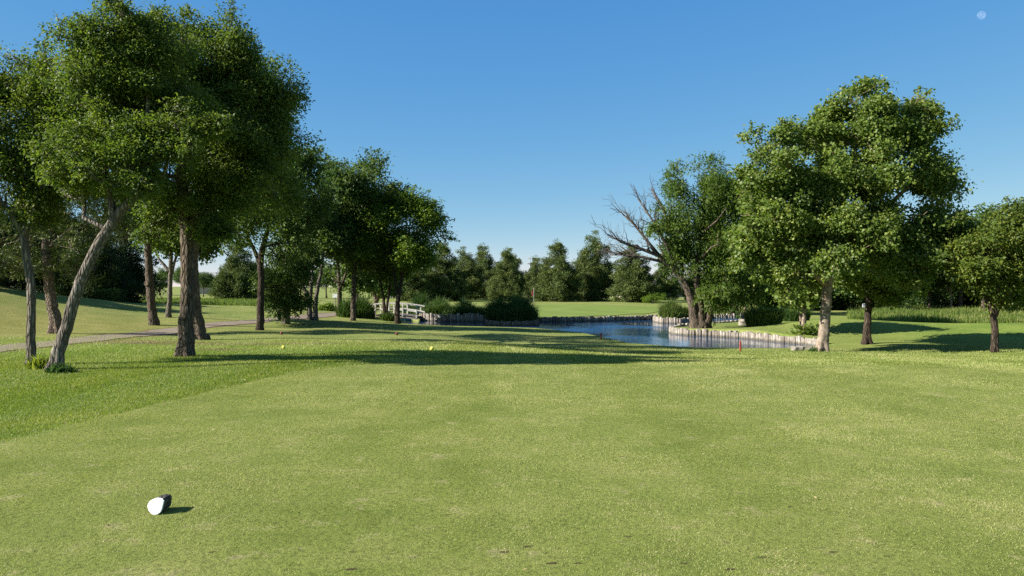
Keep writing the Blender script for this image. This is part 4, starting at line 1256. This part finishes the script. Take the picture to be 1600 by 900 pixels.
turf('rough_grass', 6, 26, [(6, 12, 4200, 0.9), (12, 18, 2400, 1.1), (18, 26, 900, 1.5)], 0.016, 0.033, 0.006, 'rough_blade', off_tee, 'longer bright green rough beside the tee', 102, 0.42, 0.03)

turf('fairway_grass', 4, 36, [(4, 12, 2500, 1.1), (12, 20, 1700, 1.5), (20, 36, 520, 2.0)], 0.012, 0.026, 0.0065, 'turf_blade', on_fairway, 'mown olive green turf falling from the tee to the pond', 106, 0.42, 0.07)

# dry leaves and clippings lying about on the turf
rng = np.random.default_rng(120)
N = 420
d_ = np.sqrt(rng.uniform(4.2 ** 2, 30 ** 2, N)); x_ = rng.uniform(-0.66, 0.66, N) * d_
k_ = pond_sd(x_, d_) > 0.5
d_, x_ = d_[k_], x_[k_]; N = len(d_)
ang = rng.uniform(0, 2 * math.pi, N); up_ = rng.uniform(-0.2, 0.35, N)
td_ = unit(np.stack([np.cos(ang), np.sin(ang), up_], 1)); nr_ = unit(rng.normal(size=(N, 3)) * 0.35 + np.array([0, 0, 1.0]))
Lf = rng.uniform(0.012, 0.032, N) * (1 + d_ / 25); Wf = Lf * rng.choice([0.16, 0.5, 0.6], N)
b_ = np.stack([x_, d_, hgt(x_, d_) + 0.024], 1)
M['dry'] = leaf_mat('dry fallen leaves', [(0.0, (0.16, 0.10, 0.05)), (0.5, (0.30, 0.23, 0.11)), (1.0, (0.44, 0.38, 0.20))], 0.2)
tag(link('fallen_leaves', quads_from(b_, td_, nr_, Lf, Wf, rng.random(N), 0.18, 0.45), M['dry']), 'dry tan leaves and clippings scattered on the mown turf', 'fallen leaves', None, 'stuff')

# tuft of weeds at the feet of the two grey ash trunks
def weeds(px, py, rx, label, seed, n, hmax, bias, mat='rough_blade'):
    p = place(px, py)
    return reed_clump(p[0], p[1], rx, rx * 0.7, hmax, n, label, seed, bias, mat, 'grass_tuft', 0.5, 'grass tuft')
weeds(66, 577, 0.32, 'straw yellow grass tuft between the feet of the two grey ash trunks', 103, 260, 0.28, 0.62)
weeds(97, 583, 0.30, 'dark green weed tuft at the foot of the leaning ash', 104, 320, 0.26, 0.0, 'reed')
weeds(1275, 549, 0.30, 'small green weed tuft at the foot of the big sycamore by the wall end', 105, 260, 0.30, 0.2, 'reed')

# ------------------------------------------------------------------ footbridge
def footbridge():
    ax, ay = (568 - 800) / F * 66.5, 66.5
    bx_, by_ = (656 - 800) / F * 66.0, 66.0
    cx, cy = (ax + bx_) / 2, (ay + by_) / 2
    Lb = math.hypot(bx_ - ax, by_ - ay)
    rz = math.atan2(by_ - ay, bx_ - ax)
    z0 = -0.92
    root = empty('footbridge', (cx, cy, z0), 'white railed arched timber footbridge over the stream end of the pond', 'bridge', None, rz)
    arch = lambda u: 0.22 * (1 - (2 * u / Lb) ** 2)
    deck = MB()
    n = 26
    for i in range(n):
        u = -Lb / 2 + (i + .5) * Lb / n
        deck.box((u, 0, arch(u) + 0.05), (Lb / n * 0.92, 1.7, 0.05), 0, 0.5, 1, 0.006)
    deck.build('deck', M['timber_grey'], root)
    for s in (-0.72, 0.72):
        bm_ = MB()
        us = np.linspace(-Lb / 2, Lb / 2, 13)
        for a, b_ in zip(us[:-1], us[1:]):
            um = (a + b_) / 2
            bm_.box((um, s, arch(um) - 0.09), ((b_ - a) * 1.0, 0.12, 0.22), 0, 0.5, 1, 0.0, -math.atan2(arch(b_) - arch(a), b_ - a))
        bm_.build('beam', M['timber_grey'], root)
    for s in (-0.80, 0.80):
        for u in np.linspace(-Lb / 2 + 0.10, Lb / 2 - 0.10, 5):
            p = MB()
            p.box((u, s, arch(u) + 0.44), (0.10, 0.10, 1.00), 0, 0.5, 1, 0.01)
            p.build('post', M['white_paint'], root)
        for hz, th in ((0.93, 0.10), (0.46, 0.13)):
            r = MB()
            us = np.linspace(-Lb / 2 - 0.25, Lb / 2 + 0.25, 17)
            off = s + (0.075 if s < 0 else -0.075)
            ring = []
            vs, fs = [], []
            for u in us:
                zc = arch(u) + hz
                vs += [(u, off - 0.022, zc - th / 2), (u, off + 0.022, zc - th / 2), (u, off + 0.022, zc + th / 2), (u, off - 0.022, zc + th / 2)]
            for i in range(16):
                for j in range(4):
                    fs.append((i * 4 + j, i * 4 + (j + 1) % 4, i * 4 + 4 + (j + 1) % 4, i * 4 + 4 + j))
            fs += [(3, 2, 1, 0), (64, 65, 66, 67)]
            r.add(vs, fs)
            r.build('rail', M['white_paint'], root)
footbridge()

# ------------------------------------------------------------------ small things
def disc_prism(b, c, axis, r, ln, sides=20, jitter=0.0, rng=None):
    axis = np.array(axis, float); axis /= np.linalg.norm(axis)
    b.tube([np.array(c) - axis * ln / 2, np.array(c) - axis * (ln / 2 - 0.006), np.array(c) + axis * (ln / 2 - 0.006), np.array(c) + axis * ln / 2], [r * 0.93, r, r, r * 0.93], sides, 0.5, jitter, rng)

def tee_log():
    p = place(241, 813)
    th = R(88)                                              # the log runs away from the viewer and to the right
    ax = np.array([math.cos(th), math.sin(th), 0.0])
    rng = np.random.default_rng(5)
    root = empty('tee_marker_log', (p[0], p[1], p[2] + 0.012), 'short dark log lying on the tee with its cut end painted white', 'tee marker')
    r, ln = 0.056, 0.165
    sides = 22
    a = np.arange(sides) / sides * 2 * math.pi
    prof = 1 + 0.05 * np.sin(3 * a + 1) + 0.04 * rng.uniform(-1, 1, sides)
    prof[9] *= 1.12; prof[8] *= 1.16; prof[7] *= 1.06       # a knot on the side
    u = np.array([-ax[1], ax[0], 0.0]); up = np.array([0, 0, 1.0])
    def ring(s, k):
        lean = 0.35 * max(0.0, 1 - s / 0.06)
        return [ax * (s + lean * (math.sin(q) + 1) * r) + u * math.cos(q) * r * k * f + up * (math.sin(q) * r * k * f + r) for q, f in zip(a, prof)]
    b = MB()
    ss = [0.006, 0.04, 0.07, 0.10, 0.13, ln - 0.01, ln]
    vs = []
    for i, s in enumerate(ss):
        vs += ring(s, (1.0 if i < len(ss) - 1 else 0.93) * (1 - 0.05 * s / ln))
    fs = []
    for l in range(len(ss) - 1):
        for i in range(sides):
            j = (i + 1) % sides
            fs.append((l * sides + i, l * sides + j, (l + 1) * sides + j, (l + 1) * sides + i))
    fs.append(tuple(range((len(ss) - 1) * sides, len(ss) * sides)))
    b.add(vs, fs)
    b.build('log_body', M['log_side'], root)
    f = MB()
    v2 = ring(0.006, 1.015) + ring(-0.004, 1.0) + ring(-0.010, 0.93)
    fs = []
    for l in range(2):
        for i in range(sides):
            j = (i + 1) % sides
            fs.append((l * sides + j, l * sides + i, (l + 1) * sides + i, (l + 1) * sides + j))
    fs.append(tuple(range(3 * sides - 1, 2 * sides - 1, -1)))
    f.add(v2, fs)
    f.build('painted_end', M['log_face'], root)
tee_log()

def ball_marker(px, py, r, matname, label, group):
    p = place(px, py)
    import bmesh
    root = empty('tee_marker', tuple(p), label, 'tee marker', group)
    bm = bmesh.new()
    bmesh.ops.create_uvsphere(bm, u_segments=20, v_segments=14, radius=r)
    for v in bm.verts:
        v.co.z = v.co.z * 0.92 + r * 0.98
    me = bpy.data.meshes.new('ball'); bm.to_mesh(me); bm.free()
    for q in me.polygons: q.use_smooth = True
    link('ball', me, M[matname], root)
    b = MB(); b.tube([(0, 0, -0.08), (0, 0, 0.05)], 0.012, 8); b.build('spike', M['metal'], root)
ball_marker(675, 548, 0.062, 'yellow', 'round yellow tee marker in the long tree shadow on the fairway', 'yellow tee markers')
ball_marker(443, 545, 0.050, 'yellow', 'round yellow tee marker on open grass right of the stout ash', 'yellow tee markers')
ball_marker(620, 524, 0.075, 'maroon', 'small dark red tee marker farther down the fairway in shade', 'dark red tee markers')
ball_marker(440, 523, 0.075, 'maroon', 'small dark red tee marker right of the lone dark elm trunk', 'dark red tee markers')

def stake(px, py, hh, mat, label, w=0.07):
    p = place(px, py)
    b = MB()
    b.box((0, 0, hh / 2 - 0.08), (w, w, hh + 0.16), 0.3, 0.5, 0.96, 0.008)
    o = b.build('hazard_stake', M[mat], None, False, tuple(p))
    tag(o, label, 'stake')
stake(1157, 549, 0.42, 'red', 'short red wooden stake on the near bank below the peninsula wall', 0.058)
stake(939, 531, 0.34, 'maroon', 'small dark stake at the edge of the pale sandy bank of the pond', 0.07)

# strip of pale sandy bank by the dark stake
bank = [(911, 522.5), (930, 526), (945, 530.5)]
bp_ = [place(a, b_) for a, b_ in bank]
b = MB()
bpts = [(q[0] - bp_[0][0] + 0.08, q[1] - bp_[0][1] + 0.0, WATER + 0.02 - bp_[0][2]) for q in bp_]
for q0, q1 in zip(bpts[:-1], bpts[1:]):
    m = [(q0[i] + q1[i]) / 2 for i in range(3)]
    b.box(m, (math.hypot(q1[0] - q0[0], q1[1] - q0[1]) * 1.02, 0.14, 0.20), math.atan2(q1[1] - q0[1], q1[0] - q0[0]), 0.5, 1, 0.02)
tag(b.build('bank_edging', M['stone'], None, False, tuple(bp_[0])), 'pale low edging along the near pond bank by the dark stake', 'edging')

def rock(px, py, s, label, seed, lift=0.0):
    import bmesh
    rg = random.Random(seed)
    p = place(px, py)
    bm = bmesh.new()
    bmesh.ops.create_icosphere(bm, subdivisions=3, radius=1)
    for v in bm.verts:
        n_ = 1 + 0.12 * math.sin(v.co.x * 4 + seed) + 0.1 * math.sin(v.co.y * 5 + seed * 2) + rg.uniform(-.04, .04)
        v.co = Vector((max(-.8, min(.8, v.co.x)) * s[0], max(-.75, min(.75, v.co.y)) * s[1], max(-.7, min(.65, v.co.z)) * s[2])) * n_
    me = bpy.data.meshes.new('rock'); bm.to_mesh(me); bm.free()
    o = link('rock', me, M['stone'], None, (p[0], p[1], p[2] + s[2] * 0.4 + lift))
    tag(o, label, 'rock', 'pale rocks at the pond')
rock(1166, 508, (0.55, 0.4, 0.36), 'white block of stone at the end of the back channel', 3)
rock(1246, 548, (0.28, 0.22, 0.16), 'pale flat rock at the water beside the foot of the peninsula wall', 4)
rock(1257, 546, (0.34, 0.2, 0.14), 'pale long rock between the wall end and the big sycamore', 5)

def sign(px, py, top, w, mat, label, name='sign_post', board_h=None, d=None):
    p = place(px, py) if d is None else pt(px, d)
    sc = p[1] / F
    hh = (py - top) * sc if d is None else (EYE - (top - HOR) * sc) - p[2]
    bw = w * sc; bh = bw * 0.8 if board_h is None else board_h * sc
    root = empty(name, tuple(p), label, 'sign', 'marker signs on the course')
    b = MB(); b.box((0, 0, hh / 2 - 0.05), (0.08, 0.08, hh + 0.06), 0, 0.5, 1, 0.008); b.build('post', M['timber_grey'], root)
    b = MB(); b.box((0, -0.065, hh - bh / 2), (bw, 0.04, bh), 0, 0.5, 1, 0.008); b.build('board', M[mat], root)
sign(524, 478, 459, 8, 'white_sign', 'upper white sign board on a post left of the forked elm trunk', board_h=6, d=80)
sign(535, 490, 472, 7, 'white_sign', 'lower white sign board right of the forked elm trunk', board_h=7, d=72)
sign(1349, 490, 474, 4, 'white_sign', 'narrow white marker sign left of the dark sycamore trunk in front of the wood', board_h=8, d=78)
sign(1403, 491, 478, 6, 'orange', 'small orange marker board beside a pale trunk at the tall grass', board_h=7, d=76)

def flagstick():
    p = pt(834, 88)
    root = empty('flagstick', tuple(p), 'golf flagstick with a hanging dark red flag on the putting green', 'flag')
    hp = hpx(449.5, 834, 88)
    b = MB(); b.tube([(0, 0, -0.05), (0, 0, hp)], 0.018, 8); b.build('pole', M['white_paint'], root)
    f = MB()
    vs, fs = [], []
    nu, nv = 8, 10
    for side in (0.0, 0.006):
        for i in range(nu):
            for j in range(nv):
                u, v = i / (nu - 1), j / (nv - 1)
                x = -0.02 - u * 0.18 - 0.03 * math.sin(v * 5)
                y = 0.05 * math.sin(u * 6 + v * 3) * u + side
                z = hp - 0.03 - v * 0.70 - u * 0.30
                vs.append((x, y, z))
    o = nu * nv
    for i in range(nu - 1):
        for j in range(nv - 1):
            a = i * nv + j
            fs.append((a, a + 1, a + nv + 1, a + nv)); fs.append((o + a, o + a + nv, o + a + nv + 1, o + a + 1))
    f.add(vs, fs); f.build('flag', M['flag_red'], root)
flagstick()

def mast():
    d = 420
    p = pt(828, d)
    root = empty('radio_mast', tuple(p), 'thin white mast with short cross arms showing above the far pines', 'mast')
    hh = (EYE - (400 - HOR) / F * d) - p[2]
    b = MB(); b.tube([(0, 0, -0.2), (0, 0, hh * 0.6), (0, 0, hh)], [0.30, 0.24, 0.20], 10); b.build('pole', M['metal'], root)
    for z, w in ((hh * 0.93, 0.45), (hh * 0.78, 0.8)):
        b = MB(); b.box((-w * 0.9, 0, z), (w * 1.6, 0.3, 0.7), 0, 0.5, 1, 0.03); b.box((w * 0.5, 0, z - 0.4), (w, 0.3, 0.5), 0, 0.5, 1, 0.03); b.build('antenna', M['metal'], root)
mast()

def house(px, d, w, dp, wallh, roofh, label, rz=0.0):
    p = pt(px, d)
    root = empty('house', tuple(p), label, 'house', 'low houses past the trees', rz)
    b = MB(); b.box((0, 0, wallh / 2 - 0.1), (w, dp, wallh + 0.2)); b.build('wall', M['stucco'], root)
    r = MB(); e = 0.5
    x, y = w / 2 + e, dp / 2 + e
    z0, z1 = wallh - 0.05, wallh + roofh
    k = x - y * 0.75
    r.add([(-x, -y, z0), (x, -y, z0), (x, y, z0), (-x, y, z0), (-k, 0, z1), (k, 0, z1), (-x, -y, z0 - 0.15), (x, -y, z0 - 0.15), (x, y, z0 - 0.15), (-x, y, z0 - 0.15)],
          [(0, 1, 5, 4), (1, 2, 5), (2, 3, 4, 5), (3, 0, 4), (6, 7, 1, 0), (7, 8, 2, 1), (8, 9, 3, 2), (9, 6, 0, 3), (9, 8, 7, 6)])
    rf = r.build('roof', M['roof'], root)
    c = MB(); c.box((w * 0.2, 0.6, z1 + 0.1), (0.7, 0.6, 1.0), 0, 0.5, 1, 0.02); c.build('chimney', M['stucco'], rf)
    for u in (-0.3, 0.05, 0.32):
        g = MB(); g.box((u * w, -dp / 2 - 0.01, wallh * 0.55), (1.3, 0.06, 1.1)); g.build('window', M['glass'], root)
house(660, 160, 13, 8, 2.4, 1.6, 'low house with a grey hip roof past the footbridge end')
house(338, 235, 16, 9, 2.4, 2.0, 'far low house with a grey roof in the gap right of the stout ash', 0.15)
house(768, 190, 12, 9, 2.6, 2.2, 'pale low house glimpsed between two pines left of the flagstick', -0.1)
house(1016, 165, 14, 9, 2.5, 2.0, 'grey roofed house glimpsed right of the broad round pine', 0.1)

def moon():
    import bmesh
    d = 6000.0
    c = at(1533, 24, d)
    bm = bmesh.new()
    bmesh.ops.create_uvsphere(bm, u_segments=32, v_segments=20, radius=6.4 / F * d)
    me = bpy.data.meshes.new('moon'); bm.to_mesh(me); bm.free()
    for q in me.polygons: q.use_smooth = True
    o = link('moon', me, M['moon'], None, tuple(c))
    tag(o, 'small pale gibbous moon high in the clear blue sky', 'moon')
moon()

# ------------------------------------------------------------------ light, sky, camera
EL, AZ = R(31), R(13)
sv = Vector((-math.cos(EL) * math.cos(AZ), -math.cos(EL) * math.sin(AZ), math.sin(EL)))
sl = bpy.data.lights.new('sun', 'SUN')
sl.energy = 5.0
sl.angle = R(0.53)
sl.color = (1.0, 0.95, 0.87)
so = bpy.data.objects.new('sun', sl)
C.objects.link(so)
so.rotation_euler = (-sv).to_track_quat('-Z', 'Y').to_euler()
so.location = (-30, -5, 30)

w = bpy.data.worlds.new('World')
bpy.context.scene.world = w
w.use_nodes = True
nt = w.node_tree
nt.nodes.clear()
wo = nt.nodes.new('ShaderNodeOutputWorld')
bg = nt.nodes.new('ShaderNodeBackground')
sky = nt.nodes.new('ShaderNodeTexSky')
sky.sky_type = 'NISHITA'
sky.sun_disc = False
sky.sun_elevation = EL
sky.sun_rotation = math.atan2(sv.x, sv.y) % (2 * math.pi)
sky.altitude = 900
sky.air_density = 0.6
sky.dust_density = 0.0
sky.ozone_density = 6.0
bg.inputs['Strength'].default_value = 0.06
# a camera-like response of the sky: each channel of the sky texture through its own power curve
EXPO = 1.35
sep = nt.nodes.new('ShaderNodeSeparateColor')
cmb = nt.nodes.new('ShaderNodeCombineColor')
nt.links.new(sky.outputs[0], sep.inputs[0])
for i, (aim, raw, p) in enumerate(((0.088, 0.54, 1.12), (0.300, 1.16, 0.62), (0.67, 2.73, 0.20))):
    k = aim / (0.06 * 2 ** EXPO)
    v = math_n(nt, 'DIVIDE', sep.outputs[i], raw)
    c = math_n(nt, 'POWER', math_n(nt, 'MAXIMUM', v, 1.0) if i == 0 else v, p)
    if i == 2:
        c = math_n(nt, 'MINIMUM', c, math_n(nt, 'POWER', v, 1.2))
    nt.links.new(math_n(nt, 'MULTIPLY', c, k), cmb.inputs[i])
nt.links.new(cmb.outputs[0], bg.inputs[0])
nt.links.new(bg.outputs[0], wo.inputs[0])

cam = bpy.data.cameras.new('camera')
cam.lens = 36.0 * F / 1600.0
cam.sensor_width = 36.0
cam.clip_start = 0.05
cam.clip_end = 20000
co = bpy.data.objects.new('camera', cam)
C.objects.link(co)
co.location = (0, 0, EYE)
co.rotation_euler = (R(90) - math.atan((450 - HOR) / F), 0, 0)
sc = bpy.context.scene
sc.camera = co
sc.view_settings.view_transform = 'Standard'
sc.view_settings.look = 'None'
sc.view_settings.exposure = EXPO
sc.view_settings.gamma = 1.0
sc.cycles.max_bounces = 7
sc.cycles.diffuse_bounces = 3
sc.cycles.glossy_bounces = 3
sc.cycles.transmission_bounces = 4
sc.cycles.transparent_max_bounces = 6
sc.cycles.sample_clamp_indirect = 6.0
sc.cycles.use_denoising = False
